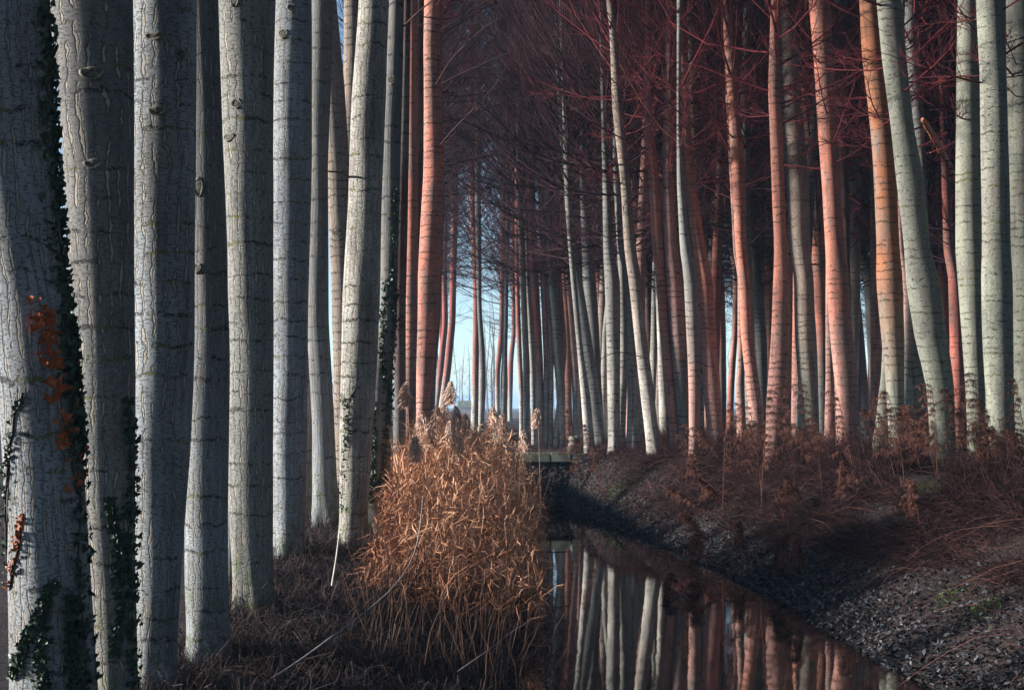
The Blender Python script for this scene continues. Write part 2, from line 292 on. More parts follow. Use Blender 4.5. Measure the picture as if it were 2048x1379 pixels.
  (48, [[363,1518.8,1526.0],[550,1522.9,1541.9],[767,1528.1,1543.2]], 'reddark', 'dark', 'thin black-red trunk between two orange poplars right of the bright slit'),
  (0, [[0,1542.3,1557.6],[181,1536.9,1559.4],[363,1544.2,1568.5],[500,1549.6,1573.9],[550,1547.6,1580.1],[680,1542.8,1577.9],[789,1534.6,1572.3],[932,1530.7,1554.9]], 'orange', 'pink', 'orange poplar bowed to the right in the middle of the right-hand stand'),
  (45, [[500,1574.3,1582.2],[550,1577.9,1591.4],[767,1575.8,1594.0],[854,1576.6,1593.1]], 'pink', 'pink', 'very thin pink trunk between the bowed orange poplar and the grey-green one'),
  (0, [[0,1560.2,1589.2],[181,1561.6,1600.8],[363,1573.6,1616.0],[500,1580.8,1618.9],[550,1588.8,1626.1],[680,1590.9,1630.4],[767,1597.4,1634.7],[914,1609.6,1636.5]], 'tan', 'green', 'grey-green footed poplar that turns tan above, with bud-like specks'),
  (38, [[0,1597.9,1618.9],[218,1600.8,1624.7],[363,1617.1,1637.8],[500,1622.5,1650.1],[550,1625.6,1653.8],[680,1634.3,1654.7],[897,1640.8,1653.8]], 'orange', 'dark', 'rusty poplar with black right side behind the grey-green footed one'),
  (0, [[0,1618.9,1658.8],[109,1628.0,1663.2],[254,1637.1,1674.0],[363,1644.3,1679.5],[500,1651.6,1688.6],[550,1653.8,1695.9],[680,1662.5,1704.6],[767,1671.2,1713.2],[919,1675.5,1715.4]], 'orange', 'pink', 'widest pink-orange poplar of the right-hand stand'),
  (31, [[767,1651.6,1667.7],[919,1648.6,1672.0]], 'pink', 'pink', 'pink trunk low behind the left of the widest pink-orange poplar'),
  (33, [[0,1663.2,1695.1],[181,1671.5,1695.8],[326,1677.7,1695.8],[500,1684.9,1698.7]], 'reddark', 'dark', 'dark rust trunk high behind the widest pink-orange poplar'),
  (44, [[218,1695.1,1706.0],[500,1699.4,1712.5],[550,1698.0,1715.4],[680,1706.7,1728.4],[810,1715.4,1737.1]], 'dark', 'blue', 'thin dark trunk left of the narrow white slit on the right'),
  (46, [[326,1709.6,1720.5],[500,1713.9,1729.5],[550,1728.4,1753.6],[680,1734.0,1756.2],[789,1741.4,1764.0]], 'dark', 'dark', 'dark trunk bending right at the narrow white slit on the right'),
  (0, [[0,1719.7,1753.1],[109,1725.9,1764.7],[218,1738.6,1779.2],[326,1747.7,1790.1],[500,1754.9,1797.4],[550,1753.6,1803.9],[680,1764.4,1806.5],[767,1773.1,1806.5],[940,1783.0,1809.9]], 'rust', 'green', 'poplar that is rusty orange at the top and grey-green below, leaning left'),
  (26, [[745,1763.1,1781.3],[854,1751.4,1781.7],[940,1739.7,1780.4]], 'green', 'green', 'short grey-green foot slanting behind the rusty-topped poplar'),
  (27, [[363,1790.1,1800.3],[500,1796.6,1809.3],[593,1809.1,1829.9],[680,1808.2,1836.8],[810,1805.6,1854.2],[940,1800.4,1832.5]], 'pink', 'green', 'mossy green-grey trunk standing behind the strongly leaning poplar'),
  (24.0, [[0,1753.1,1801.0],[109,1764.0,1811.9],[254,1782.1,1826.4],[363,1793.0,1848.2],[500,1809.3,1859.0],[550,1812.1,1875.8],[680,1831.6,1893.2],[767,1853.3,1906.2],[880,1862.0,1910.5]], 'green', 'green', 'strongly leaning grey-green poplar with dark right side, second from the red trunks'),
  (29, [[0,1803.9,1833.6],[145,1815.5,1840.2],[254,1827.5,1848.2],[500,1847.4,1858.3]], 'dark', 'dark', 'black trunk hidden behind the strongly leaning grey-green poplar'),
  (42, [[326,1871.0,1881.9],[500,1876.4,1887.3],[550,1877.1,1897.5],[723,1885.8,1899.3]], 'red', 'red', 'thin deep red trunk left of the broader red one'),
  (36, [[290,1881.9,1893.9],[500,1887.3,1907.3],[550,1896.7,1919.2],[680,1901.0,1925.3],[767,1901.0,1929.6]], 'red', 'red', 'broad deep red trunk standing in the gap before the rightmost pale trio'),
  (24.5, [[0,1915.6,1951.5],[145,1914.2,1954.8],[326,1911.3,1962.0],[500,1910.9,1964.2],[550,1916.2,1964.3],[680,1924.8,1966.9],[767,1931.4,1969.1],[949,1939.2,1971.2]], 'green', 'green', 'pale green-grey poplar with a broken branch stub leaning against it from the left'),
  (22.0, [[0,1951.9,2007.7],[145,1959.9,2011.4],[326,1963.5,2016.8],[500,1965.3,2018.6],[550,1963.9,2023.3],[680,1966.0,2025.0],[810,1973.9,2027.6],[953,1986.0,2025.0]], 'green', 'green', 'broad pale poplar with a hooked branch scar near the top, second from the right edge'),
  (23.5, [[0,2012.5,2061.4],[326,2016.8,2065.1],[500,2020.1,2068.7],[550,2023.3,2074.5],[767,2028.9,2078.8],[953,2035.4,2087.5]], 'green', 'green', 'mossy poplar cut by the right edge of the picture'),
  (33, [[550,2009.4,2026.8],[767,2013.7,2035.4],[940,2018.1,2035.4]], 'blue', 'blue', 'bluish trunk wedged between the two rightmost poplars'),
]

BARK = make_bark()
M_TWIG = make_plain('twig_bark', (0.012, 0.008, 0.010), (0.065, 0.019, 0.024), tone=True)
M_TWIGRED = make_plain('red_twig_bark', (0.02, 0.008, 0.010), (0.16, 0.022, 0.026), tone=True)
M_LIMB = make_plain('limb_bark', (0.03, 0.018, 0.017), (0.09, 0.045, 0.04), 8, bump=0.01)
M_BROKEN = make_plain('broken_wood', (0.50, 0.16, 0.08), (0.62, 0.30, 0.18), 5, bump=0.01)
M_SCAR = make_plain('scar_bark', (0.06, 0.055, 0.045), (0.24, 0.22, 0.18), 30, bump=0.01)
M_HOLLOW = make_plain('scar_hollow', (0.03, 0.027, 0.023), (0.14, 0.13, 0.11), 45, bump=0.01)
M_IVY = make_plain('ivy_leaf', (0.006, 0.022, 0.014), (0.022, 0.055, 0.022), 9, rough=0.5, spec=0.4)
M_IVYDEAD = make_plain('withered_ivy_leaf', (0.20, 0.045, 0.015), (0.50, 0.13, 0.04), 9, rough=0.7)
M_IVYSTEM = make_plain('ivy_stem', (0.03, 0.02, 0.014), (0.07, 0.045, 0.03), 9)
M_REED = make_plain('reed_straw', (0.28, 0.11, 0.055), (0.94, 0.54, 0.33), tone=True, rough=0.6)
M_PLUME = make_plain('reed_plume', (0.36, 0.20, 0.14), (0.80, 0.62, 0.52), tone=True)
M_GRASS = make_plain('dead_grass', (0.015, 0.011, 0.011), (0.14, 0.095, 0.085), tone=True)
M_BRUSH = make_plain('bank_brush', (0.016, 0.008, 0.008), (0.12, 0.052, 0.045), tone=True)
M_WEED = make_plain('weed_head', (0.06, 0.022, 0.018), (0.19, 0.085, 0.06), tone=True)
M_LEAF = make_plain('fallen_leaf', (0.009, 0.008, 0.008), (0.13, 0.13, 0.145), tone=True, rough=0.6)
M_GREEN = make_plain('green_grass', (0.03, 0.08, 0.008), (0.09, 0.20, 0.015), tone=True)
M_CONC = make_plain('concrete', (0.13, 0.14, 0.09), (0.34, 0.34, 0.26), 4, bump=0.01)
M_FAR = make_plain('distant_bark', (0.10, 0.09, 0.09), (0.20, 0.18, 0.17), tone=True)
M_WHITE = make_plain('pale_stick', (0.45, 0.42, 0.38), (0.70, 0.67, 0.62), 20)

# ------------------------------------------------------------------ ground
def xr(y): return np.interp(y, [0, 12.3, 16, 20, 25, 29, 33, 36, 40], [4.0, 3.65, 3.5, 3.3, 2.75, 2.15, 1.65, 1.25, 1.0])
def xl(y): return np.interp(y, [0, 9, 12.3, 20, 30, 40], [-0.5, -0.35, -0.05, 0.15, 0.25, 0.25])
def ground_z(x, y):
    x = np.asarray(x, float); y = np.asarray(y, float)
    wig = 0.12 * smooth_noise(y * 3.0, y * 0.7, 3)
    dr = x - xr(y) - wig; dl = xl(y) - x + wig
    ws = np.interp(y, [20, 28, 32, 34, 38], [1, 0.75, 0.43, 0.28, 0.25]); drs = np.where(dr > 0, dr / ws, dr)
    zr = -0.45 + np.interp(drs, [-1.5, -0.5, 0, 0.35, 1.2, 2.4, 3.4, 6], [-0.6, -0.3, 0, 0.14, 0.55, 1.1, 1.33, 1.38])
    top = np.interp(y, [5, 8, 10.8, 13, 16, 19, 24, 30, 45], [-0.30, -0.25, -0.15, 0.03, 0.2, 0.42, 0.62, 0.75, 0.88])
    pr = np.interp(dl, [-1.5, -0.5, 0, 0.5, 1.6, 2.6], [-0.35, -0.2, 0, 0.3, 0.85, 1.0])
    zl = -0.45 + (top + 0.45) * pr
    z = np.where(dr > -(dr + dl) / 2 + 0 * dr, np.maximum(zr, -0.95), np.maximum(zl, -0.95))
    z = np.where(dr > dl, zr, zl)
    endz = np.interp(y, [35.2, 36.2, 37.6], [-0.95, -0.3, 0.62])
    z = np.where((y > 35.2), np.maximum(z, endz), z)
    t = np.clip((y - 38) / 10, 0, 1); z = z * (1 - t) + 0.85 * t
    bump = 0.05 * smooth_noise(x * 2.2, y * 2.2, 11) + 0.03 * smooth_noise(x * 6, y * 6, 12)
    return z + bump * np.clip((z + 0.6) * 2, 0.2, 1)
def px_to(xp, yp, D): return ((xp - 1024) / F * D, D, EYE - (yp - HOR) / F * D)
def hit(xp, yp):
    D = np.arange(6, 90, 0.05); X = (xp - 1024) / F * D; Z = EYE - (yp - HOR) / F * D
    i = np.argmax(Z < ground_z(X, D)); return X[i], D[i], float(ground_z(X[i], D[i]))

gx = np.concatenate([-np.geomspace(2500, 9, 26), np.arange(-8.5, 12.6, 0.16), np.geomspace(13, 2500, 26)])
gy = np.concatenate([[-300, -60, -15], np.arange(-4, 8, 1.0), np.arange(8, 46, 0.18), np.geomspace(47, 4500, 50)])
XX, YY = np.meshgrid(gx, gy); ZZ = ground_z(XX, YY)
nx, ny = len(gx), len(gy)
i0 = (np.arange(ny - 1)[:, None] * nx + np.arange(nx - 1)[None]).ravel()
m, nt, b = mat('forest_floor'); g = G(nt)
geo = g.n('ShaderNodeNewGeometry'); sp = g.n('ShaderNodeSeparateXYZ'); g.l(geo.outputs['Position'], sp.inputs[0])
pos = geo.outputs['Position']
c = g.mix(g.ramp(g.noise(pos, 9, 5, 0.7), 0.35, 0.68), (0.014, 0.009, 0.009, 1), (0.055, 0.032, 0.027, 1))
c = g.mix(g.ramp(g.noise(pos, 45, 3, 0.6), 0.5, 0.66), c, (0.09, 0.08, 0.08, 1))
c = g.mix(g.ramp(sp.outputs[1], 130, 170), c, (0.16, 0.13, 0.12, 1))
g.l(c, b.inputs['Base Color'])
bp = g.n('ShaderNodeBump'); bp.inputs['Strength'].default_value = 1; bp.inputs['Distance'].default_value = 0.05
g.l(g.noise(pos, 30, 5, 0.7), bp.inputs['Height']); g.l(bp.outputs[0], b.inputs['Normal'])
gm = mesh('ground', np.stack([XX, YY, ZZ], -1).reshape(-1, 3), np.stack([i0, i0 + 1, i0 + nx + 1, i0 + nx], -1), m)
tag(link('ground', gm), kind='structure')

m, nt, b = mat('ditch_water'); g = G(nt)
b.inputs['Base Color'].default_value = (0.012, 0.010, 0.009, 1); b.inputs['Roughness'].default_value = 0.03
b.inputs['IOR'].default_value = 1.75; b.inputs['Specular IOR Level'].default_value = 0.5
tc = g.n('ShaderNodeNewGeometry'); mp = g.n('ShaderNodeMapping'); mp.inputs['Scale'].default_value = (1.2, 0.5, 1)
g.l(tc.outputs['Position'], mp.inputs[0])
bp = g.n('ShaderNodeBump'); bp.inputs['Strength'].default_value = 0.06; bp.inputs['Distance'].default_value = 0.02
g.l(g.noise(mp.outputs[0], 2.2, 3, 0.5), bp.inputs['Height']); g.l(bp.outputs[0], b.inputs['Normal'])
wm = mesh('water', [(-2.6, 1, -0.45), (6, 1, -0.45), (4.2, 37, -0.45), (-1.6, 37, -0.45)], [[0, 1, 2, 3]], m, smooth=False)
tag(link('ditch_water', wm), kind='structure')

# ------------------------------------------------------------------ trees
PAL = {  # bark colours: grey and greenish, with coloured light painted in as reds, redder higher up
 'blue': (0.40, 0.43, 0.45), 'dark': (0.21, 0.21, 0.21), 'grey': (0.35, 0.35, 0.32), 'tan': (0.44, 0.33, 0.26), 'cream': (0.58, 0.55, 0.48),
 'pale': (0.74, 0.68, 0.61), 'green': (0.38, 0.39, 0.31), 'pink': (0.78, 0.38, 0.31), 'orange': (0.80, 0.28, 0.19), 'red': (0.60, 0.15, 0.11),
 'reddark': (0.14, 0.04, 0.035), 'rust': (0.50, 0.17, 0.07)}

def make_crown(seed, dense=1.0, L0=4.0):
    """bare crown on a straight axis, local z 0..17: rising limbs, side twigs and twiglets."""
    global rng
    rng = np.random.default_rng(seed)
    n1 = int(84 * dense)
    z0 = np.sort(rnd(0, 1, n1)) ** 1.0 * 16.5
    L = L0 * (1.0 - 0.62 * z0 / 17) * rnd(0.65, 1.15, n1); L[z0 < 2.0] *= rnd(0.3, 0.8, (z0 < 2.0).sum())
    az_ = rnd(0, 6.283, n1); el_ = rnd(R(28), R(62), n1); el_[z0 < 2.5] = rnd(R(-8), R(35), (z0 < 2.5).sum())
    t = np.linspace(0, 1, 6)[None, :, None]
    d = dirs(az_, el_)
    P = np.zeros((n1, 6, 3)); P[:, 0, 2] = z0
    P = P[:, :1] + d[:, None] * t * L[:, None, None] + np.array([0, 0, 1.0]) * (t ** 2) * (L * rnd(0.05, 0.35, n1))[:, None, None]
    P = P + rng.normal(0, 0.05, P.shape) * t * L[:, None, None] / 3
    R1 = (0.006 + 0.0052 * L)[:, None] * np.linspace(1, 0.25, 6)[None]
    def children(P, L, per, lo, hi, spread, K, rad, tmin=0.12):
        N, Kp, _ = P.shape
        ii = np.repeat(np.arange(N), per); n = len(ii)
        tt = rnd(tmin, 0.98, n) * (Kp - 1); k = np.minimum(tt.astype(int), Kp - 2); f = (tt - k)[:, None]
        base = P[ii, k] * (1 - f) + P[ii, k + 1] * f
        ax = unit(P[ii, k + 1] - P[ii, k])
        dd = unit(ax + unit(rng.normal(0, 1, (n, 3))) * spread + np.array([0, 0, 0.12]))
        LL = L[ii] * rnd(lo, hi, n) * (1.05 - 0.6 * tt / (Kp - 1)) 
        t = np.linspace(0, 1, K)[None, :, None]
        Q = base[:, None] + dd[:, None] * t * LL[:, None, None] + rng.normal(0, 0.045, (n, K, 3)) * t * LL[:, None, None]
        Q = Q + np.array([0, 0, 1.0]) * (t ** 2) * (LL * 0.12)[:, None, None]
        return Q, LL, np.full((n, 1), rad) * np.linspace(1, 0.4, K)[None]
    P2, L2, R2 = children(P, L, 11, 0.22, 0.5, 0.75, 4, 0.0065)
    P3, L3, R3 = children(P2, L2, 4, 0.25, 0.6, 0.8, 3, 0.004)
    parts = [tubes(P, R1, 4), tubes(P2, R2, 3), tubes(P3, R3, 3)]
    tone = np.concatenate([np.repeat(rnd(0.2, 0.8, len(P)), 24), np.repeat(rnd(0, 1, len(P2)), 12), np.repeat(rnd(0, 1, len(P3)) ** 1.5, 9)])
    v, f = join(parts)
    return mesh('crown', v, f, M_TWIGRED if dense < 1.2 else M_TWIG, tone=tone)
CROWNS = [make_crown(100 + i, 1.0, 3.6 + 0.4 * (i % 3)) for i in range(6)]
BIGCROWNS = [make_crown(200 + i, 1.7, 4.9) for i in range(3)]
rng = np.random.default_rng(21)

def resample(pts):
    ys = sorted(set(p[0] for p in pts))
    a = [np.mean([p[1] for p in pts if p[0] == y]) for y in ys]; b_ = [np.mean([p[2] for p in pts if p[0] == y]) for y in ys]
    return np.array(ys, float), np.array(a), np.array(b_)
TREEINFO = []
def build_tree(D, cx, rad, zc, cu, cl, label, group=None, ridges=0.3, moss=0.6, rings=6.5, segs=16, dz=0.3, crown=True, H=23.0, yvar=None, big=False):
    """cx(z), rad(z) callables: axis x and radius by height (metres); trunk goes from the soil to H."""
    zb_x = float(cx(np.array([0.5]))[0]); gz = float(ground_z(zb_x, D)); base = (zb_x, D, gz)
    zs = np.concatenate([np.arange(gz - 0.35, 12, dz), np.arange(12, H + 0.1, 1.0)]); zs[-1] = H
    X = cx(zs); Rr = rad(zs)
    flare = 1 + 0.22 * np.exp(-(zs - gz).clip(0) / 0.2)
    Rr = Rr * flare
    yoff = (yvar or 0.0) * np.sin(zs * 0.25 + D)
    a = np.linspace(0, 2 * np.pi, segs + 1)
    lump = 1 + 0.018 * np.sin(2 * a[None] + zs[:, None] * 0.9 + D) + 0.014 * np.sin(3 * a[None] - zs[:, None] * 1.7 + D) + 0.010 * np.sin(5 * a[None] + zs[:, None] * 3.1)
    lump = lump + (0.11 * np.exp(-(zs - gz).clip(0) / 0.3))[:, None] * np.sin(5 * a[None] + D)
    V = np.stack([X[:, None] + np.cos(a)[None] * Rr[:, None] * lump - base[0], yoff[:, None] + np.sin(a)[None] * Rr[:, None] * lump,
                  np.repeat(zs[:, None], segs + 1, 1) - gz], -1)
    n = len(zs); k = (np.arange(n - 1) * (segs + 1))[:, None]; s = np.arange(segs)[None]
    q = np.stack([k + s, k + s + 1, k + segs + 2 + s, k + segs + 1 + s], -1).reshape(-1, 4)
    r0 = float(np.median(Rr[:10]))
    UV = np.stack([np.repeat((a * r0)[None], n, 0), np.repeat((zs - gz)[:, None], segs + 1, 1)], -1).reshape(-1, 2)
    root = empty('poplar_tree', base, label, 'tree', group)
    me = mesh('trunk', V.reshape(-1, 3), q, BARK, uv=UV)
    tr = link('trunk', me, root)
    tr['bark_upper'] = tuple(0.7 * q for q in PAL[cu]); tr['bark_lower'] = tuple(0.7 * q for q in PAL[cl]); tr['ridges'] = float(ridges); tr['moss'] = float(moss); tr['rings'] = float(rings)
    if crown:
        zc0 = zc; p0 = np.array([float(cx(np.array([zc0]))[0]) - base[0], 0, zc0 - gz])
        zt = min(H, zc0 + 12); p1 = np.array([float(cx(np.array([zt]))[0]) - base[0], 0, zt - gz])
        q_ = Vector(p1 - p0).to_track_quat('Z', 'Y')
        e = (q_.to_matrix() @ Matrix.Rotation(random.uniform(0, 6.28), 3, 'Z')).to_euler()
        c = link('crown', random.choice(BIGCROWNS if big else CROWNS), root, p0, e)
    return root, base

RIDGE = [1.0, 1.0, 1.0, 0.8, 1.0, 0.6, 0.5, 0.4, 0.8, 0.9, 0.8, 0.9, 0.7]
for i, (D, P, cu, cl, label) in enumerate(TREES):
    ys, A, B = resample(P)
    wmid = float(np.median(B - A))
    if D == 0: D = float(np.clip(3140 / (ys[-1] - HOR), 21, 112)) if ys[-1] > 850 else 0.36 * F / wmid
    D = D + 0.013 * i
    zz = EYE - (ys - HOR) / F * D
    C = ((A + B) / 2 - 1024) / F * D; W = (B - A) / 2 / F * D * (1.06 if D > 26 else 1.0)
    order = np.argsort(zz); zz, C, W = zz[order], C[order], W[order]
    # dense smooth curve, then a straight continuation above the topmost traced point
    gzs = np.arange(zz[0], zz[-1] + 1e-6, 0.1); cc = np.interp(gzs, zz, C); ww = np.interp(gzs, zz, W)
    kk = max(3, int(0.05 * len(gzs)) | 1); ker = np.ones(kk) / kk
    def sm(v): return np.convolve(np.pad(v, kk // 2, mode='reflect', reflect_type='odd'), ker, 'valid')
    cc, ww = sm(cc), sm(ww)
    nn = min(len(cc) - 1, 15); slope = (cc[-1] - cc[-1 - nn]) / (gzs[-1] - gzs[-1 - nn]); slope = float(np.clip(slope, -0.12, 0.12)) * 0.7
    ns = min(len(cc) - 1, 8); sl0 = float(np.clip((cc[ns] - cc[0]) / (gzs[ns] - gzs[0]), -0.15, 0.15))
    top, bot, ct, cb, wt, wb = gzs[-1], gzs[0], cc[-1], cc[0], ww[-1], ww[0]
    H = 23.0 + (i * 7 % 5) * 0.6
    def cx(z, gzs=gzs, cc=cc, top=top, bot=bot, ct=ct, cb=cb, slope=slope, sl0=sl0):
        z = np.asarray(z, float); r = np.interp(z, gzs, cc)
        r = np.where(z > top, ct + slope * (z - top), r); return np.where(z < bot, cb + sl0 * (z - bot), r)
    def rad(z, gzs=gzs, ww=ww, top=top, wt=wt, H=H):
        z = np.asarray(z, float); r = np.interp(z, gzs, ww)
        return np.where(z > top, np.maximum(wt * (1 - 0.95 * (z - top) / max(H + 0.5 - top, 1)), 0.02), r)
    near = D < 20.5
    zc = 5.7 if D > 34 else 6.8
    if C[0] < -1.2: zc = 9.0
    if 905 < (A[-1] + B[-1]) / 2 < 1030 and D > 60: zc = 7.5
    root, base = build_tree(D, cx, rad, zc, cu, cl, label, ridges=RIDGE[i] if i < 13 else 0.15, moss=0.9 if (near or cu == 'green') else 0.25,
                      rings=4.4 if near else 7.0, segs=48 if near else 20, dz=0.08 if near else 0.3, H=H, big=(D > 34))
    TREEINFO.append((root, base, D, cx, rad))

# further rows: plantation behind the ditch, and the rest of the left-hand row hidden by its front trees
def straight_tree(x, y, col, label, group, dia=0.4, zc=6.5, big=False, lean=None):
    ln = rng.normal(0, 0.018) if lean is None else lean; bend = rng.normal(0, 0.12); ph = rnd(0, 6)
    H = rnd(21.5, 25)
    cx = lambda z: x + ln * np.asarray(z) + bend * np.sin(np.asarray(z) * 0.3 + ph)
    rad = lambda z: dia / 2 * np.clip(1 - np.asarray(z) / (H + 1), 0.04, 1) ** 0.75
    return build_tree(y, cx, rad, zc, col[0], col[1], label, group, ridges=0.1, moss=0.2, segs=10, dz=1.0, H=H, big=big)
placed = []
for (D0, D1, n, a, b_) in ((44, 58, 20, 1062, 1330), (38, 46, 34, 1190, 2060), (42, 60, 40, 1150, 2090), (60, 85, 52, 1062, 2070), (85, 118, 46, 1050, 2060)):
    k = 0; tries = 0
    while k < n and tries < 4000:
        tries += 1
        y = rnd(D0, D1); xp = rnd(a, b_)
        x = (xp - 1024) / F * y
        if abs(xp - 1455) < 20 + 300 / y: continue
        if abs(xp - 1729) < 8 or x < xr(y) + 2.6: continue
        if any((x - q[0]) ** 2 + (y - q[1]) ** 2 < 1.7 ** 2 for q in placed): continue
        placed.append((x, y)); k += 1
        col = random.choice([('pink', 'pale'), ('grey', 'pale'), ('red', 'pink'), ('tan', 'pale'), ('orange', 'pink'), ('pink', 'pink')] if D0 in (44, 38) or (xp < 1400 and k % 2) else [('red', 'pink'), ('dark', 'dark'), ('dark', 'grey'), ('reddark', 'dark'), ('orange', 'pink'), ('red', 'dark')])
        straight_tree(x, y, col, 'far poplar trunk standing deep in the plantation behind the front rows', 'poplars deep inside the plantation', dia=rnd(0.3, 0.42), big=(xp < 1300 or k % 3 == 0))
for k in range(26):
    y = 32 + k * 2.9 + rnd(-1, 1); xp = rnd(800, 866)
    straight_tree((xp - 1024) / F * y, y, ('reddark', 'dark'), 'far poplar of the left row almost hidden behind the slim and glowing orange trunks', 'hidden poplars of the left row', dia=0.36, zc=8.6, big=True, lean=0.01)

# the plantation goes on beside and behind the camera: it shuts out the light on those sides as in the place itself
k = 0
for yy in np.arange(-26, 42, 4.6):
    for xx in np.arange(9.5, 34, 4.6):
        if xx < yy * 0.40 + 4: continue
        straight_tree(float(xx + rnd(-1, 1)), float(yy + rnd(-1, 1)), ('dark', 'grey'), 'poplar of the plantation beside the photographed rows, outside the picture', 'plantation beyond the right of the picture', dia=0.42, big=True); k += 1
for yy in np.arange(-28, -5, 4.0):
    for xx in np.arange(-7, 8, 3.6):
        straight_tree(float(xx + rnd(-.6, .6)), float(yy + rnd(-.8, .8)), ('dark', 'grey'), 'poplar of the plantation standing behind the photographer', 'plantation behind the photographer', dia=0.42, big=True)

for yy in np.arange(-26, 5.5, 2.1):
    straight_tree(float(-2.9 - abs(yy) * 0.02 + rnd(-.2, .2) - (0.0 if yy < 0 else yy * 0.12)), float(yy), ('dark', 'blue'), 'poplar of the left-hand row nearer than the picture edge', 'left-hand row beside the photographer', dia=0.44, zc=9.0, big=True)

# ------------------------------------------------------------------ parts on traced trees
def surf(ti, xp, yp):
    """point on a traced trunk under a photo pixel, with its outward normal."""
    root, base, D, cx, rad = TREEINFO[ti]
    z = EYE - (yp - HOR) / F * D
    c = float(cx(np.array([z]))[0]); r = float(rad(np.array([z]))[0])
    x = (xp - 1024) / F * D; s = max(-1.0, min(1.0, (x - c) / r)); nrm = Vector((s, -math.sqrt(max(0, 1 - s * s)), 0))
    return Vector((c, D, z)) + nrm * r, nrm
def scar(ti, xp, yp, w, h, arch=False):
    w *= 0.72; h *= 0.8
    p, n = surf(ti, xp, yp); root = TREEINFO[ti][0]
    K = 28; M_ = 6
    t = np.linspace(0, 2 * np.pi, K + 1)[:-1]
    cxx = np.cos(t) * w; cz = np.sin(t) * h + (0.5 * h * np.cos(t) ** 2 if arch else 0)
    rr = 0.011 + 0.006 * np.sin(t * 3 + xp) ; a = np.linspace(0, 2 * np.pi, M_ + 1)[:-1]
    V = np.stack([cxx[:, None] + np.cos(a)[None] * rr[:, None] * np.cos(t)[:, None], np.sin(a)[None] * rr[:, None] * 0.8,
                  cz[:, None] + np.cos(a)[None] * rr[:, None] * np.sin(t)[:, None]], -1).reshape(-1, 3)
    V[:, 1] += -0.004 + (V[:, 0] ** 2) / (2 * TREEINFO[ti][4](np.array([p.z]))[0])
    k = np.arange(K)[:, None]; s = np.arange(M_)[None]
    q = np.stack([k * M_ + s, ((k + 1) % K) * M_ + s, ((k + 1) % K) * M_ + (s + 1) % M_, k * M_ + (s + 1) % M_], -1).reshape(-1, 4)
    ang = math.atan2(n.x, -n.y)
    o = link('branch_scar', mesh('branch_scar', V, q, M_SCAR), root, p - Vector(TREEINFO[ti][1]), (0, 0, ang))
    t2 = np.linspace(0, 2 * np.pi, 17)[:-1]
    D2 = np.stack([np.cos(t2) * w * 0.82, np.full(16, -0.006) + (np.cos(t2) * w * .8) ** 2 / 0.45, np.sin(t2) * h * 0.8 + (0.4 * h * np.cos(t2) ** 2 if arch else 0)], -1)
    V2 = np.concatenate([D2, [[0, -0.003 - 0.012, 0.1 * h]]])
    f = np.stack([np.arange(16), (np.arange(16) + 1) % 16, np.full(16, 16)], -1)
    link('hollow', mesh('hollow', V2, f, M_HOLLOW), o)
for s_ in ((1, 205, 165, .10, .045, True), (1, 205, 340, .07, .03, True), (2, 330, 236, .085, .03, True), (2, 372, 122, .06, .05, True), (2, 325, 90, .09, .025, True),
           (3, 405, 380, .05, .09, False), (4, 483, 218, .06, .05, False), (4, 465, 283, .09, .035, True), (4, 480, 20, .05, .05, False),
           (5, 572, 78, .075, .055, True), (5, 590, 28, .07, .05, True), (9, 676, 468, .13, .05, True), (3, 402, 540, .05, .04, True),
           (74, 1978, 152, .13, .07, True), (73, 1928, 250, .07, .04, True), (69, 1790, 120, .08, .05, True), (12, 785, 165, .08, .06, True)):
    scar(*s_)
def limb(ti, pts, D, r0, r1, name='branch', m=None):
    P = np.array([px_to(a, b_, D + 0.0 * k) for k, (a, b_) in enumerate(pts)]); P[:, 1] = np.linspace(TREEINFO[ti][2], D, len(P)) if ti is not None else D
    P[:, 0] = (np.array([p[0] for p in pts]) - 1024) / F * P[:, 1]; P[:, 2] = EYE - (np.array([p[1] for p in pts]) - HOR) / F * P[:, 1]
    tt = np.linspace(0, len(P) - 1, 14); P = np.stack([np.interp(tt, np.arange(len(P)), P[:, j]) for j in range(3)], -1)
    P[1:-1] = (P[:-2] + P[1:-1] * 2 + P[2:]) / 4
    root, base = TREEINFO[ti][0], TREEINFO[ti][1]
    if 'broken' not in name: r0 *= 0.6; r1 *= 0.6
    v, f = tubes((P - np.array(base))[None], np.linspace(r0, r1, 14)[None] * (1 + 0.12 * np.sin(np.arange(14) * 2.3))[None], 7)
    n0 = len(v) - 7
    return link(name, mesh(name, v, [f, np.arange(n0, n0 + 7)[None]], m or M_LIMB), root)
limb(44, [(1268, 711), (1250, 705), (1232, 704), (1207, 713), (1181, 735), (1156, 764)], TREEINFO[44][2] - 1.5, 0.022, 0.008)
limb(11, [(703, 357), (690, 349), (675, 344), (655, 343)], 16.8, 0.028, 0.014)
tb = 73
limb(tb, [(1910, 362), (1890, 318), (1868, 275), (1846, 240)], 25.5, 0.12, 0.05, 'broken_branch', M_BROKEN)
limb(tb, [(1914, 40), (1880, 55), (1830, 76), (1775, 84), (1713, 89), (1640, 100), (1560, 104)], 22.5, 0.018, 0.005)
limb(74, [(1965, 175), (1925, 122), (1880, 100), (1800, 85), (1745, 50), (1700, 10)], 20.5, 0.016, 0.006)
limb(75, [(2040, 92), (1990, 108), (1955, 118), (1915, 125)], 22.0, 0.014, 0.006)
limb(74, [(1966, 405), (1990, 418), (2020, 425), (2050, 432)], 21.3, 0.016, 0.008)
limb(37, [(1140, 330), (1120, 262), (1080, 190), (1030, 120), (985, 70)], 30, 0.03, 0.006)
limb(44, [(1235, 330), (1190, 290), (1140, 240), (1100, 175), (1070, 110)], 27, 0.03, 0.006)
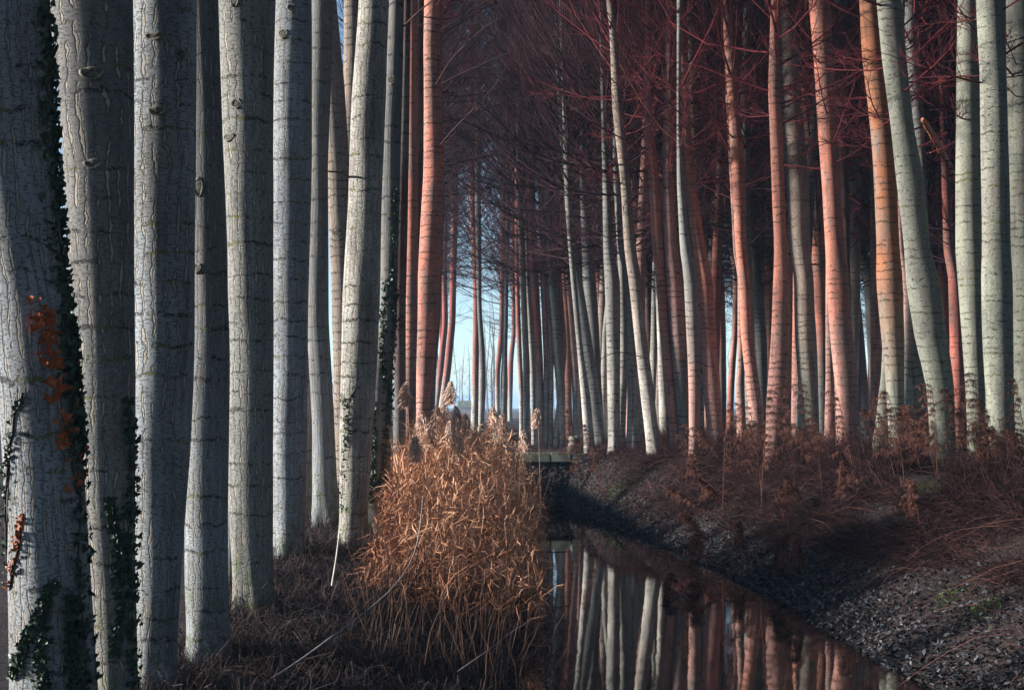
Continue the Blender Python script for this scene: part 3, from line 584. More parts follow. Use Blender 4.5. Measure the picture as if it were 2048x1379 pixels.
limb(50, [(1385, 250), (1320, 190), (1260, 110), (1210, 30), (1190, -20)], 25, 0.032, 0.010)
limb(50, [(1392, 300), (1330, 268), (1280, 200), (1240, 130)], 27, 0.02, 0.008, m=M_BROKEN)
limb(60, [(1580, 170), (1520, 140), (1460, 60), (1420, -20)], 23.5, 0.035, 0.012)
limb(60, [(1583, 215), (1510, 190), (1440, 170), (1370, 110)], 23.5, 0.02, 0.006)
limb(16, [(872, 300), (905, 260), (950, 215), (1000, 160), (1050, 60)], 26, 0.022, 0.006)
limb(16, [(866, 180), (900, 120), (960, 60), (1040, 10)], 26, 0.024, 0.006)
limb(12, [(800, 60), (830, 30), (860, 5), (900, -30)], 18, 0.022, 0.008)

# ivy
def ivy_leaf_mesh(name, seed, m):
    r = np.random.default_rng(seed); pts = [(0, 0), (0.38, -0.18), (0.62, 0.12), (0.40, 0.42), (0.16, 0.62), (0, 1.0), (-0.16, 0.6), (-0.42, 0.40), (-0.6, 0.1), (-0.36, -0.2)]
    V = [(x + r.normal(0, .04), -0.25 * abs(x) + r.normal(0, .05), -y) for x, y in pts]; V.append((0, 0.06, -0.35))
    return mesh(name, V, [[i, (i + 1) % 10, 10] for i in range(10)], m, smooth=False)
IVY = [ivy_leaf_mesh('leaf', i, M_IVY) for i in range(4)]; DEAD = [ivy_leaf_mesh('leaf', 20 + i, M_IVYDEAD) for i in range(4)]
def vine(ti, paths, n, width, size, dead, label, name='ivy_vine'):
    root_t, base, D = TREEINFO[ti][:3]
    allp = [surf(ti, *p[0])[0] for p in paths]
    low = surf(ti, *paths[0][-1])[0]
    root = empty(name, low, label, 'ivy')
    st = []
    for path in paths:
        ys = np.linspace(0, len(path) - 1, 24)
        P = np.array([surf(ti, np.interp(t, range(len(path)), [p[0] for p in path]) + 2 * math.sin(t * 5), np.interp(t, range(len(path)), [p[1] for p in path]))[0] for t in ys])
        st.append(P - np.array(low))
    v, f = tubes(np.array(st), np.full((len(st), 24), 0.007), 5)
    link('stem', mesh('stem', v, f, M_IVYSTEM), root)
    if n > 150: add_foliage(root, ti, paths, 650, width, size)
    for k in range(n):
        path = paths[k % len(paths)]; t = random.random() * (len(path) - 1)
        x = np.interp(t, range(len(path)), [p[0] for p in path]) + random.gauss(0, width / 2); y = np.interp(t, range(len(path)), [p[1] for p in path]) + random.uniform(-6, 6)
        p, nr = surf(ti, x, y); s = size * random.uniform(0.55, 1.25)
        o = link('leaf', random.choice(DEAD if dead else IVY), root, p + nr * random.uniform(0.004, 0.035) - low,
                 (random.gauss(0.35, 0.35), random.gauss(0, 0.6), math.atan2(nr.x, -nr.y) + random.gauss(0, 0.5)))
        o.scale = (s, s, s)
def add_foliage(root, ti, paths, n, width, size):
    low = Vector(root.location); V, F_ = [], []
    src = [np.array([v.co for v in m_.vertices]) for m_ in IVY]; fc = np.array([list(p.vertices) for p in IVY[0].polygons])
    for k in range(n):
        path = paths[k % len(paths)]; t = random.random() * (len(path) - 1)
        x = np.interp(t, range(len(path)), [p[0] for p in path]) + random.gauss(0, width / 2); y = np.interp(t, range(len(path)), [p[1] for p in path])
        p, nr = surf(ti, x, y); s = size * random.uniform(0.5, 1.1)
        from mathutils import Euler
        Rm = np.array(Euler((random.gauss(0.35, 0.4), random.gauss(0, 0.8), math.atan2(nr.x, -nr.y) + random.gauss(0, 0.7))).to_matrix())
        F_.append(fc + 11 * k); V.append(src[k % 4] @ Rm.T * s + np.array(p + nr * random.uniform(0.0, 0.03) - low))
    o = link('foliage', mesh('foliage', np.concatenate(V), np.concatenate(F_), IVY[0].materials[0], smooth=False), root); o['kind'] = 'stuff'
vine(0, [[(95, 0), (104, 200), (116, 400), (136, 600), (148, 750), (162, 900), (170, 1150), (182, 1379)], [(97, 30), (120, 380), (142, 620), (158, 760), (168, 900)]], 290, 13, 0.05, False, 'dark green ivy column climbing the full height of the right side of the left-edge poplar')
vine(0, [[(98, 598), (108, 660), (122, 730), (136, 800), (150, 880), (162, 965)]], 130, 20, 0.045, True, 'orange-brown withered ivy streak on the left-edge poplar', 'withered_ivy_vine')
vine(0, [[(72, 785), (56, 830), (42, 890), (32, 960), (24, 1060), (20, 1180)]], 90, 7, 0.028, False, 'thin dark ivy strand on the left side of the left-edge poplar')
vine(0, [[(72, 1020), (64, 1070), (50, 1120), (36, 1170)]], 45, 6, 0.028, True, 'short red-brown ivy strand low on the left-edge poplar', 'withered_ivy_vine')
vine(0, [[(132, 1150), (100, 1220), (70, 1290), (48, 1340)], [(112, 1200), (110, 1300), (118, 1379)], [(158, 1180), (160, 1280), (168, 1379)]], 170, 12, 0.036, False, 'dark ivy spreading over the foot of the left-edge poplar')
vine(1, [[(262, 790), (268, 950), (262, 1080), (268, 1200), (270, 1379)], [(232, 990), (246, 1080), (250, 1200), (240, 1300)]], 190, 9, 0.045, False, 'dark ivy along the right side of the second trunk from the left')
vine(11, [[(716, 768), (704, 800), (696, 850), (690, 910), (686, 970), (688, 1030)], [(690, 790), (698, 830), (694, 900)]], 110, 6, 0.035, False, 'green ivy climbing the foot of the brilliant white-edged poplar')
vine(12, [[(776, 560), (768, 640), (766, 720), (778, 800), (772, 880), (762, 980)], [(792, 380), (788, 540), (790, 640), (782, 760), (780, 850)], [(745, 800), (750, 900), (744, 1000)]], 280, 7, 0.045, False, 'black-green ivy hanging over the dark poplar beside the reeds')
vine(50, [[(1433, 700), (1440, 750), (1446, 800), (1444, 850)]], 45, 3, 0.05, False, 'thin ivy line down the big salmon-orange leaning poplar')
vine(47, [[(1330, 830), (1326, 850), (1328, 880)]], 24, 3, 0.05, False, 'tiny ivy strand by the thin white trunk low in the dense row')
M_REEDMID = make_plain('reed_stem', (0.12, 0.055, 0.035), (0.55, 0.33, 0.22), tone=True, rough=0.6)
M_REEDDARK = make_plain('shade_toned_reed', (0.04, 0.02, 0.014), (0.25, 0.125, 0.075), tone=True, rough=0.7)  # darker straw: shade at the front of the clump put into the colour

# ------------------------------------------------------------------ slab bridge at the end of the ditch
def box_mesh(name, x0, x1, y0, y1, z0, z1, m, bev=0.015, tilt=0.0):
    bm_v = [(x, y, z) for z in (z0, z1) for y in (y0, y1) for x in (x0, x1)]
    me = mesh(name, np.array(bm_v) + np.array([[0, 0, tilt * (v[0] - x0)] for v in bm_v]), [[0, 1, 5, 4], [1, 3, 7, 5], [3, 2, 6, 7], [2, 0, 4, 6], [4, 5, 7, 6], [0, 2, 3, 1]], m, smooth=False)
    import bmesh
    bm = bmesh.new(); bm.from_mesh(me); bmesh.ops.bevel(bm, geom=bm.edges[:], offset=bev, segments=2, affect='EDGES')
    bm.to_mesh(me); bm.free(); return me
sl = empty('concrete_footbridge', (1.0, 38, 0.5), 'low weathered concrete slab footbridge where the ditch ends', 'footbridge')
for (a, b_, dz_, tl) in ((1024, 1100, 0, 0), (1102, 1141, 0.0, 0.0), (1144, 1182, -0.035, -0.02)):
    xa, xb = (a - 1024) / F * 37.3, (b_ - 1024) / F * 37.3
    link('slab', box_mesh('slab', xa - 1.0, xb - 1.0, -0.7, 1.2, 0.08 + dz_, 0.27 + dz_, M_CONC, tilt=tl), sl)
    link('kerb', box_mesh('kerb', xa - 1.0, xb - 1.0, -0.62, -0.42, 0.272 + dz_, 0.33 + dz_, M_CONC, tilt=tl), sl)

def stump(xp, yp, D, r, h, label):
    x, y, _ = px_to(xp, yp, D); gz = float(ground_z(x, D))
    t = np.linspace(0, 2 * np.pi, 15)[:-1]; prof = [(1.35, -0.2), (1.25, 0.0), (1.0, 0.12), (0.95, h * 0.6), (0.98, h), (0.8, h + 0.01), (0.3, h - 0.02)]
    V = [(r * k * (1 + 0.08 * math.sin(3 * a)) * math.cos(a), r * k * (1 + 0.08 * math.sin(3 * a)) * math.sin(a), z + (0.04 * math.sin(a * 2) if z > 0.2 else 0)) for k, z in prof for a in t]
    f = [[i * 14 + j, i * 14 + (j + 1) % 14, (i + 1) * 14 + (j + 1) % 14, (i + 1) * 14 + j] for i in range(6) for j in range(14)]
    o = link('tree_stump', mesh('tree_stump', V, [f, [list(range(84, 98))]], M_SCAR), None, (x, D, gz)); tag(o, label, 'tree stump')
stump(1148, 885, 41, 0.16, 0.32, 'short dark stump between pale trunks behind the concrete slab')
stump(1010, 868, 47, 0.42, 0.30, 'broad dark stump behind the right edge of the reed plumes')

# ------------------------------------------------------------------ stuff: grass, brush, leaves
def field(X, Y, L, w, azi, el0, droop, K=4, zoff=0.0, curl=0.08):
    n = len(X); Z = ground_z(X, Y) + zoff
    t = np.linspace(0, 1, K)[None, :, None]; d = dirs(azi, el0)
    P = np.stack([X, Y, Z], -1)[:, None] + d[:, None] * t * L[:, None, None]
    P[:, :, 2] -= (t[:, :, 0] ** 2) * (L * droop)[:, None]
    P += rng.normal(0, 1, P.shape) * curl * t * L[:, None, None]
    gz = ground_z(P[:, :, 0], P[:, :, 1]) + 0.01; P[:, :, 2] = np.maximum(P[:, :, 2], gz)
    W = w[:, None] * np.linspace(1, 0.25, K)[None]
    side = np.stack([-np.sin(azi), np.cos(azi), rnd(-0.7, 0.7, n)], -1); side = unit(side * np.array([1, 0.45, 1]))
    return ribbons(P, W, side)
def stuff(name, label, parts, tones, m):
    v, f = join(parts); tag(link(name, mesh(name, v, f, m, smooth=False, tone=tones)), label, None, kind='stuff')

# brush on the right bank
n = 95000
Y = 10 + 32 * rnd(0, 1, n) ** 1.15; d = rng.beta(2.2, 1.5, n) * 4.8; d = np.where(rnd(0, 1, n) < 0.15, rnd(0.5, 1.5, n), d)
X = xr(Y) + 0.2 + d
keep = (smooth_noise(X * 1.3, Y * 1.3, 5) > -0.22 - 0.25 * (d > 2)) & ((d > np.interp(Y, [14, 20, 30], [1.3, 0.75, 0.4])) | (rnd(0, 1, n) < 0.12)); X, Y, d = X[keep], Y[keep], d[keep]; n = len(X)
L = rnd(0.18, 0.62, n) * np.clip(0.45 + d / 2.2, 0.5, 2.1); azi = np.pi + rng.normal(-0.35, 0.6, n)
azi = np.where(rnd(0, 1, n) < 0.3, rnd(0, 6.28, n), azi)
p = field(X, Y, L, rnd(0.004, 0.011, n), azi, np.where(d > 2.4, rnd(0.5, 1.5, n), rnd(0.15, 1.1, n)), rnd(0.2, 0.8, n))
stuff('bank_brush', 'dark red-brown dead brush draped over the right bank', [p], np.repeat(rnd(0, 1, n) ** 2.0, 8), M_BRUSH)
n = 14000; Y = rnd(26, 38, n); X = xr(Y) + rnd(0.35, 2.6, n)
p = field(X, Y, rnd(0.1, 0.45, n), rnd(0.005, 0.012, n), rnd(0, 6.28, n), rnd(0.1, 1.2, n), rnd(0.2, 0.9, n))
stuff('bank_brush', 'dead stalks and brush on the steep bank beside the slab', [p], np.repeat(rnd(0, 1, n) ** 2.0, 8), M_BRUSH)
# long pale straws lying across the bank
n = 260; Y = rnd(11.5, 33, n); X = xr(Y) + rnd(0.8, 4.3, n)
p = field(X, Y, rnd(0.5, 1.5, n), rnd(0.006, 0.012, n), np.pi + rng.normal(0, 0.8, n), rnd(0.1, 0.7, n), rnd(0.3, 0.8, n), K=6, zoff=0.08, curl=0.02)
stuff('fallen_straw', 'long pale straws lying across the right bank', [p], np.repeat(rnd(0.4, 1, n), 12), M_WEED)
# left bank grass
n = 42000; Y = rnd(8.2, 17.5, n); X = rnd(-3.1, 0.0, n) * np.interp(Y, [8, 17], [0.95, 0.85]) - 0.1
X = np.minimum(X, xl(Y) - 0.15)
keep = smooth_noise(X * 1.9, Y * 1.9, 8) > -0.30; X, Y = X[keep], Y[keep]; n = len(X)
p = field(X, Y, rnd(0.15, 0.6, n), rnd(0.003, 0.008, n), rnd(0, 6.28, n), rnd(0.2, 1.25, n), rnd(0.3, 1.0, n))
stuff('dead_grass', 'tangled dark dead grass on the left bank among the trunks', [p], np.repeat(rnd(0, 1, n) ** 2, 8), M_GRASS)
n = 14000; Y = rnd(17, 36, n); X = rnd(-4.5, -0.2, n)
p = field(X, Y, rnd(0.12, 0.4, n), rnd(0.004, 0.008, n), rnd(0, 6.28, n), rnd(0.3, 1.3, n), rnd(0.3, 0.9, n))
stuff('dead_grass', 'dead grass at the feet of the farther left trunks', [p], np.repeat(rnd(0, 1, n) ** 2, 8), M_GRASS)
# grass standing round the feet of the near trunks
Xs, Ys = [], []
for ti in list(range(13)) + [75, 76, 74, 73, 69, 72]:
    bs = TREEINFO[ti][1]; q = 420; rr_ = TREEINFO[ti][4](np.array([bs[2] + .3]))[0] * 1.15 + np.abs(rng.normal(0, 0.16, q)); an = rnd(0, 6.28, q)
    Xs.append(bs[0] + np.cos(an) * rr_); Ys.append(bs[1] + np.sin(an) * rr_)
X, Y = np.concatenate(Xs), np.concatenate(Ys); n = len(X)
p = field(X, Y, rnd(0.12, 0.5, n), rnd(0.003, 0.008, n), rnd(0, 6.28, n), rnd(0.7, 1.5, n), rnd(0.1, 0.7, n))
stuff('dead_grass', 'tufts of dead grass round the feet of the near trunks', [p], np.repeat(rnd(0, 1, n) ** 2, 8), M_GRASS)
# undergrowth under the far rows
n = 16000; Y = rnd(37, 75, n); X = rnd(-0.07, 0.36, n) * Y
p = field(X, Y, rnd(0.15, 0.5, n), rnd(0.008, 0.016, n), rnd(0, 6.28, n), rnd(0.3, 1.4, n), rnd(0.2, 0.8, n), K=3)
stuff('undergrowth', 'low brown undergrowth between the far plantation trunks', [p], np.repeat(rnd(0, 1, n), 6), M_BRUSH)

def leaves(X, Y, S, m, name, label, tone, zo=0.012, up=0.5):
    n = len(X); Z = ground_z(X, Y) + zo + rnd(0, 0.03, n)
    c = np.stack([X, Y, Z], -1); a = rnd(0, 6.28, n); u = np.stack([np.cos(a), np.sin(a), rng.normal(0, up, n)], -1); u = unit(u)
    w = unit(np.cross(u, unit(np.stack([rng.normal(0, .4, n), rng.normal(0, .4, n), np.ones(n)], -1)))); nn = np.cross(u, w)
    cv = rnd(-0.35, 0.5, n)[:, None]
    V = np.stack([c - u * S[:, None], c - w * S[:, None] * 0.62 + nn * S[:, None] * cv, c + u * S[:, None], c + w * S[:, None] * 0.62 + nn * S[:, None] * cv], 1).reshape(-1, 3)
    i = (np.arange(n) * 4)[:, None]
    F_ = np.concatenate([i + np.array([[0, 1, 2]]), i + np.array([[0, 2, 3]])])
    tag(link(name, mesh(name, V, F_, m, smooth=False, tone=np.repeat(tone, 4))), label, None, kind='stuff')
n = 26000; Y = 9 + 29 * rnd(0, 1, n) ** 1.2; d = np.abs(rng.normal(0, 1.0, n)) * np.interp(Y, [9, 13, 18, 30], [1.7, 1.0, 0.7, 0.8]); X = xr(Y) - 0.12 + d
leaves(X, Y, rnd(0.014, 0.042, n), M_LEAF, 'fallen_leaves', 'carpet of grey fallen leaves along the right water edge', rnd(0, 1, n) ** 2.6)
n = 6000; Y = rnd(35.3, 38.3, n); X = rnd(-0.5, 3.2, n)
leaves(X, Y, rnd(0.025, 0.055, n), M_LEAF, 'fallen_leaves', 'fallen leaves on the slope below the concrete slab', rnd(0, 1, n) ** 1.6)
n = 6000; Y = rnd(8.5, 14, n); X = xl(Y) - rnd(-0.1, 1.4, n)
leaves(X, Y, rnd(0.014, 0.035, n), M_LEAF, 'fallen_leaves', 'dark fallen leaves under the reeds at the bottom centre', rnd(0, 1, n) ** 2.4)
n = 9000; Y = rnd(14, 60, n); X = rnd(0.02, 0.36, n) * Y; keep = X > xr(Y) + 2; X, Y = X[keep], Y[keep]; n = len(X)
leaves(X, Y, rnd(0.02, 0.05, n), M_LEAF, 'fallen_leaves', 'brown fallen leaves scattered under the right-hand poplars', rnd(0, .7, n) ** 1.8)
n = 900; Y = 9 + 26 * rnd(0, 1, n) ** 1.2; a = rnd(0, 1, n) ** 2.2; X = np.where(rnd(0, 1, n) < 0.5, xr(Y) - a * 0.8, xl(Y) + a * 0.6)
def _flat():
    S = rnd(0.01, 0.03, n); an = rnd(0, 6.28, n); u = np.stack([np.cos(an), np.sin(an), 0 * an], -1) * S[:, None]; w = np.stack([-np.sin(an), np.cos(an), 0 * an], -1) * S[:, None] * .6
    cc_ = np.stack([X, Y, np.full(n, -0.446)], -1); V = np.stack([cc_ - u, cc_ - w + [0, 0, .004], cc_ + u, cc_ + w + [0, 0, .004]], 1).reshape(-1, 3); i = (np.arange(n) * 4)[:, None]
    tag(link('floating_leaves', mesh('floating_leaves', V, np.concatenate([i + np.array([[0, 1, 2]]), i + np.array([[0, 2, 3]])]), M_LEAF, smooth=False, tone=np.repeat(rnd(0, 1, n) ** 2, 4))), 'small dead leaves floating on the dark ditch water', None, kind='stuff')
_flat()
# green tufts
for (xp, yp, rx, n, lab) in ((1162, 972, .22, 220, 'small green grass tuft under the slab, left of the brighter one'), (1232, 980, .32, 420, 'brightest green grass tuft low on the right bank'),
                        (1256, 978, .2, 160, 'dull green grass tuft just right of the brightest one'), (1850, 975, .25, 160, 'green grass tuft high on the right bank among straw'),
                        (1900, 1200, .2, 140, 'green grass tuft above the leaf carpet at lower right'), (1960, 1225, .22, 160, 'green grass tuft at lower right nearest the picture edge')):
    x, y, z = hit(xp, yp); X = x + rng.normal(0, rx * .5, n); Y = y + rng.normal(0, rx, n); X = X + (Y - y) * 0.3
    p = field(X, Y, rnd(0.04, 0.11, n), rnd(0.005, 0.010, n), rnd(0, 6.28, n), rnd(0.5, 1.4, n), rnd(0, .4, n), K=3)
    v, f = p; o = link('grass_tuft', mesh('grass_tuft', v, f, M_GREEN, smooth=False, tone=np.repeat(rnd(0, 1, n), 6))); tag(o, lab, 'grass tuft')

# ------------------------------------------------------------------ reeds
def reed_heights(X, Y):
    top = np.interp(X * 19.5 / Y, [-1.8, -1.6, -1.3, -0.85, -0.44, 0.0, 0.2, 0.38], [0.9, 1.25, 1.5, 1.62, 1.5, 1.35, 1.0, 0.5])
    return (top * np.interp(Y, [14.2, 15.5, 17, 18.3, 22, 24], [0.0, 0.3, 0.75, 1, 1, 0.8]) + 0.16 * smooth_noise(X * 5, Y * 3, 31)) - ground_z(X, Y)
n = 3400; X = rnd(-1.7, 0.32, n); Y = rng.normal(19.6, 1.7, n)
keep = (Y > 16) & (Y < 24) & (X * 19.5 / Y > -1.6); X, Y = X[keep], Y[keep]; n = len(X)
H = reed_heights(X, Y) * np.where(rnd(0, 1, n) < 0.14, rnd(1.0, 1.28, n), rnd(0.6, 1.05, n))
stems = field(X, Y, H, rnd(0.006, 0.011, n), rnd(0, 6.28, n), rnd(1.25, 1.57, n), rnd(0, 0.08, n), K=5, curl=0.02)
t1 = np.repeat(rnd(0.1, 0.9, n), 10)
n = 22000; X = rnd(-1.6, 0.34, n) ; Y = rng.normal(18.6, 2.1, n); keep = (Y > 14.3) & (Y < 24) & (smooth_noise(X * 4, Y * 3, 77) > rnd(-0.75, 0.1, n)); X, Y = X[keep], Y[keep]; n = len(X)
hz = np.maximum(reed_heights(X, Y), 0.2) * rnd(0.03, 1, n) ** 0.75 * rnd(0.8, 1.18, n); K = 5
L = rnd(0.10, 0.42, n); azi = rnd(0, 6.28, n); t = np.linspace(0, 1, K)[None, :, None]
P = np.stack([X, Y, ground_z(X, Y) + hz], -1)[:, None] + dirs(azi, rnd(-0.7, 1.45, n))[:, None] * t * L[:, None, None]
P[:, :, 2] -= (t[:, :, 0] ** 2.2) * (L * rnd(0.0, 0.9, n) ** 2)[:, None]; P += rng.normal(0, 0.06, P.shape) * t * L[:, None, None]
side = unit(np.stack([-np.sin(azi), np.cos(azi), rnd(-1, 1, n)], -1))
lv = ribbons(P, rnd(0.005, 0.016, n)[:, None] * np.array([[0.7, 1, 0.9, 0.6, 0.15]]), side)
stuff('reed_bed', 'glowing orange bed of tangled dead reeds on the left water edge', [lv], np.repeat(rnd(0, 1, n) * np.clip(hz / 1.2, 0.12, 1), 10), M_REED)  # tone drops towards the foot, painting in the shade low in the bed
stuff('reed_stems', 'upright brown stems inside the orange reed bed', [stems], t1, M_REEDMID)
# sparse dark front stems, bent over
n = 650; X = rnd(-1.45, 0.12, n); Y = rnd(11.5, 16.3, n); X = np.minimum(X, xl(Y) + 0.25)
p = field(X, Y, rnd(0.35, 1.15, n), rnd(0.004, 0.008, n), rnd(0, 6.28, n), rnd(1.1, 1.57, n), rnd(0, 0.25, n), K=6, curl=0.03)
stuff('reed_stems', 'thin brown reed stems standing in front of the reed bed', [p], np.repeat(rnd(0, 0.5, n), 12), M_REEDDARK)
# stems leaning out over the water
n = 420; X = rnd(-0.15, 0.42, n); Y = rnd(12, 21, n)
azi = rng.normal(0, 0.8, n); P0 = np.stack([X, Y, np.maximum(ground_z(X, Y), -0.47)], -1); L = rnd(0.2, 0.7, n)
P = P0[:, None] + dirs(azi, rnd(0.5, 1.4, n))[:, None] * t[:, :, :] * L[:, None, None]; P[:, :, 2] -= (t[:, :, 0] ** 2) * (L * rnd(0.1, 0.8, n))[:, None]; P[:, :, 2] = np.maximum(P[:, :, 2], -0.44)
P += rng.normal(0, 0.03, P.shape) * t * L[:, None, None]
p = ribbons(P, rnd(0.004, 0.01, n)[:, None] * np.array([[1, .9, .8, .6, .2]]), unit(np.stack([-np.sin(azi), np.cos(azi), rnd(-1, 1, n)], -1)))
stuff('reed_blades', 'broken reed blades leaning over the dark water', [p], np.repeat(rnd(0, 0.8, n), 10), M_GRASS)

def plume_reed(xp, yp, D, lean, label, size=1.0):
    x, y, ztop = px_to(xp, yp, D); xb = x - lean * 0.6; gz = float(ground_z(xb, D)); hgt = ztop - gz
    root = empty('plume_reed', (xb, D, gz), label, 'reed')
    t = np.linspace(0, 1, 10); P = np.stack([lean * 0.6 * t ** 2, 0.05 * np.sin(t * 4 + xp), hgt * t - 0.02 * t], -1)
    v, f = tubes(P[None], np.linspace(0.0055, 0.0025, 10)[None], 5)
    link('stem', mesh('stem', v, f, M_REED, tone=np.full(len(v), 0.35)), root)
    n = 520; pl = 0.32 * size; s = rnd(0, 1, n) ** 0.9
    bx = lean * 0.6 * (1 - pl / hgt * s) ** 2; base = np.stack([bx, np.full(n, 0.05 * math.sin(4 + xp)), hgt - pl * s], -1)
    a = rnd(0, 6.28, n); sgn = 1 if lean >= 0 else -1
    d = np.stack([0.55 * np.cos(a) + 0.35 * sgn, 0.6 * np.sin(a), rnd(0.1, 0.9, n)], -1); d = unit(d)
    LL = pl * rnd(0.18, 0.40, n) * (0.35 + 1.1 * np.sin(np.clip(s, 0.05, 1) * 2.6)); tt = np.linspace(0, 1, 4)[None, :, None]
    Q = base[:, None] + d[:, None] * tt * LL[:, None, None]; Q[:, :, 2] -= (tt[:, :, 0] ** 2) * (LL * 0.9)[:, None]
    v, f = ribbons(Q, np.full((n, 4), 0.008) * np.array([[0.5, 1.3, 1.2, 0.4]]), unit(rng.normal(0, 1, (n, 3))))
    link('plume', mesh('plume', v, f, M_PLUME, smooth=False, tone=np.repeat(rnd(0, 1, n), 8)), root)
    for k in range(3):
        h0 = hgt * (0.35 + 0.17 * k); az_ = random.uniform(0, 6.28); Ll = random.uniform(0.25, 0.4)
        u = np.linspace(0, 1, 6); Pq = np.stack([lean * 0.6 * (h0 / hgt) ** 2 + np.cos(az_) * Ll * u * 0.8, np.sin(az_) * Ll * u * 0.8, h0 + Ll * (0.8 * u - 1.1 * u ** 2)], -1)
        v, f = ribbons(Pq[None], np.array([[0.008, 0.014, 0.014, 0.011, 0.007, 0.002]]), np.array([[-np.sin(az_), np.cos(az_), 0.3]]))
        link('leaf', mesh('leaf', v, f, M_REED, smooth=False, tone=np.full(len(v), random.random())), root)
for a in ((812, 764, 19.0, -0.16, 'tall plumed reed nodding left in front of the slim orange poplar'), (903, 762, 20, -0.12, 'tallest plumed reed, against the white leaning foot left of the bright gap'),
          (845, 822, 18.5, -0.2, 'plumed reed leaning left below the big glowing orange trunk'), (872, 812, 19.5, 0.1, 'pale plumed reed right of the glowing orange trunk foot'),
          (889, 806, 20.5, -0.08, 'pale plumed reed in the middle of the plume cluster, left of the tallest'), (912, 812, 19.2, 0.12, 'plumed reed just below the tallest one, nodding right'),
          (930, 826, 19.8, 0.15, 'plumed reed at the right side of the central plume cluster'), (860, 846, 18.0, -0.12, 'low plumed reed at the left of the central cluster'),
          (898, 842, 18.2, 0.06, 'low brown plumed reed in the centre of the cluster'), (945, 858, 19.0, 0.12, 'low plumed reed at the cluster right edge under the lone reddish trunk'),
          (984, 812, 21.5, 0.12, 'brown plumed reed standing alone against the pair of trunks in the gap'), (1003, 828, 21.8, 0.3, 'fluffy plumed reed bending right beside the lone brown one'),
          (1075, 815, 24, -0.1, 'dim plumed reed before the foot of the dense row'), (832, 872, 17.6, -0.2, 'short plumed reed leaning left over the orange reed bed'),
          (1046, 860, 22.5, 0.2, 'low pale plumed reed by the left end of the slab'), (920, 868, 18.0, -0.1, 'shortest plumed reed nodding over the orange bed')):
    plume_reed(*a)

# dried weeds with feathery heads along the right bank crest
def weed(xp, yp, D, lean, label, group=None, w=1.0):
    x, y, ztop = px_to(xp, yp, D); gz = float(ground_z(x - lean, D)); hgt = max(ztop - gz, 0.5)
    root = empty('dried_weed', (x - lean, D, gz), label, 'weed', group)
    t = np.linspace(0, 1, 8); P = np.stack([lean * t ** 1.6, 0.04 * np.sin(t * 3 + xp), hgt * t], -1)
    v, f = tubes(P[None], np.linspace(0.007, 0.003, 8)[None], 4)
    link('stem', mesh('stem', v, f, M_WEED, tone=np.full(len(v), 0.4)), root)
    nb = 11; n = 120 * nb; s = np.repeat(np.linspace(0.42, 1.0, nb), 120)
    bx = lean * s ** 1.6; c = np.stack([bx, np.zeros(n), hgt * s], -1)
    ba = np.repeat(rnd(-1.2, 1.2, nb) + (np.pi if lean < 0 else 0), 120); bl = np.repeat(rnd(0.14, 0.42, nb) * np.linspace(1.1, 0.5, nb), 120) * w; q = rnd(0, 1, n)
    c = c + np.stack([np.cos(ba) * bl * q, np.sin(ba) * bl * q, bl * (0.5 * q - 0.6 * q ** 2)], -1)
    d = unit(rng.normal(0, 1, (n, 3)) + np.array([0, 0, -0.25])); LL = rnd(0.02, 0.08, n); tt = np.linspace(0, 1, 3)[None, :, None]
    Q = c[:, None] + d[:, None] * tt * LL[:, None, None]; Q[:, :, 2] -= (tt[:, :, 0] ** 2) * (LL * 0.5)[:, None]
    v, f = ribbons(Q, np.full((n, 3), 0.0055) * np.array([[0.8, 1.2, 0.4]]), unit(rng.normal(0, 1, (n, 3))))
    link('seed_head', mesh('seed_head', v, f, M_WEED, smooth=False, tone=np.repeat(rnd(0, 1, n) ** 1.5, 6)), root)
WD = [(1137, 822, 33, -.3, 'arched feathery dry weed in front of the pale trunks above the slab'), (1170, 850, 32, -.4, 'long dry weed stalk slanting over the feet of pale trunks right of the slab'),
      (1375, 850, 26, -.3, 'dry weed in front of the stout pink-brown trunk foot'), (1456, 808, 25, .1, 'round-topped dry weed at the foot of the salmon-orange leaning trunk'),
      (1500, 815, 24, -.2, 'dry weed before the slanting orange trunks'), (1535, 782, 23.5, .1, 'bushy red-brown weed left of the grey-green footed trunk'),
      (1572, 775, 24, -.15, 'tall bushy red-brown weed right before the bowed orange trunk'), (1612, 770, 22.5, -.25, 'feathery weed crossing the grey-green foot'),
      (1672, 785, 22, -.3, 'drooping weed plume over the widest pink-orange trunk'), (1775, 785, 21, -.25, 'leafy dry weed in front of the rusty-topped trunk'),
      (1800, 818, 20, -.35, 'dry weed with small bright seed tufts below the rusty-topped trunk'), (1862, 770, 20.5, -.1, 'big dark weed clump over the foot of the strongly leaning trunk'),
      (1895, 780, 19.5, -.4, 'wide dark weed leaning left beside the red trunks'), (1948, 748, 20, -.15, 'tall weed plume before the pale trunk of the broken branch'),
      (1965, 800, 19, -.3, 'ragged weed between the two rightmost broad trunks'), (2030, 760, 19.5, -.2, 'dark weed at the right picture edge')]
for w_ in WD: weed(*w_, w=1.25)
for k in range(44):
    xp = random.uniform(1330, 2060); D = random.uniform(18, 30)
    gz = float(ground_z((xp - 1024) / F * D, D)); top = HOR - (gz + random.uniform(0.55, 1.15) - EYE) * F / D
    weed(xp, top, D, random.uniform(-.6, .25), 'dried feathery weed stalk in the brush at the feet of the right-hand poplars', 'dried weeds along the right bank crest')

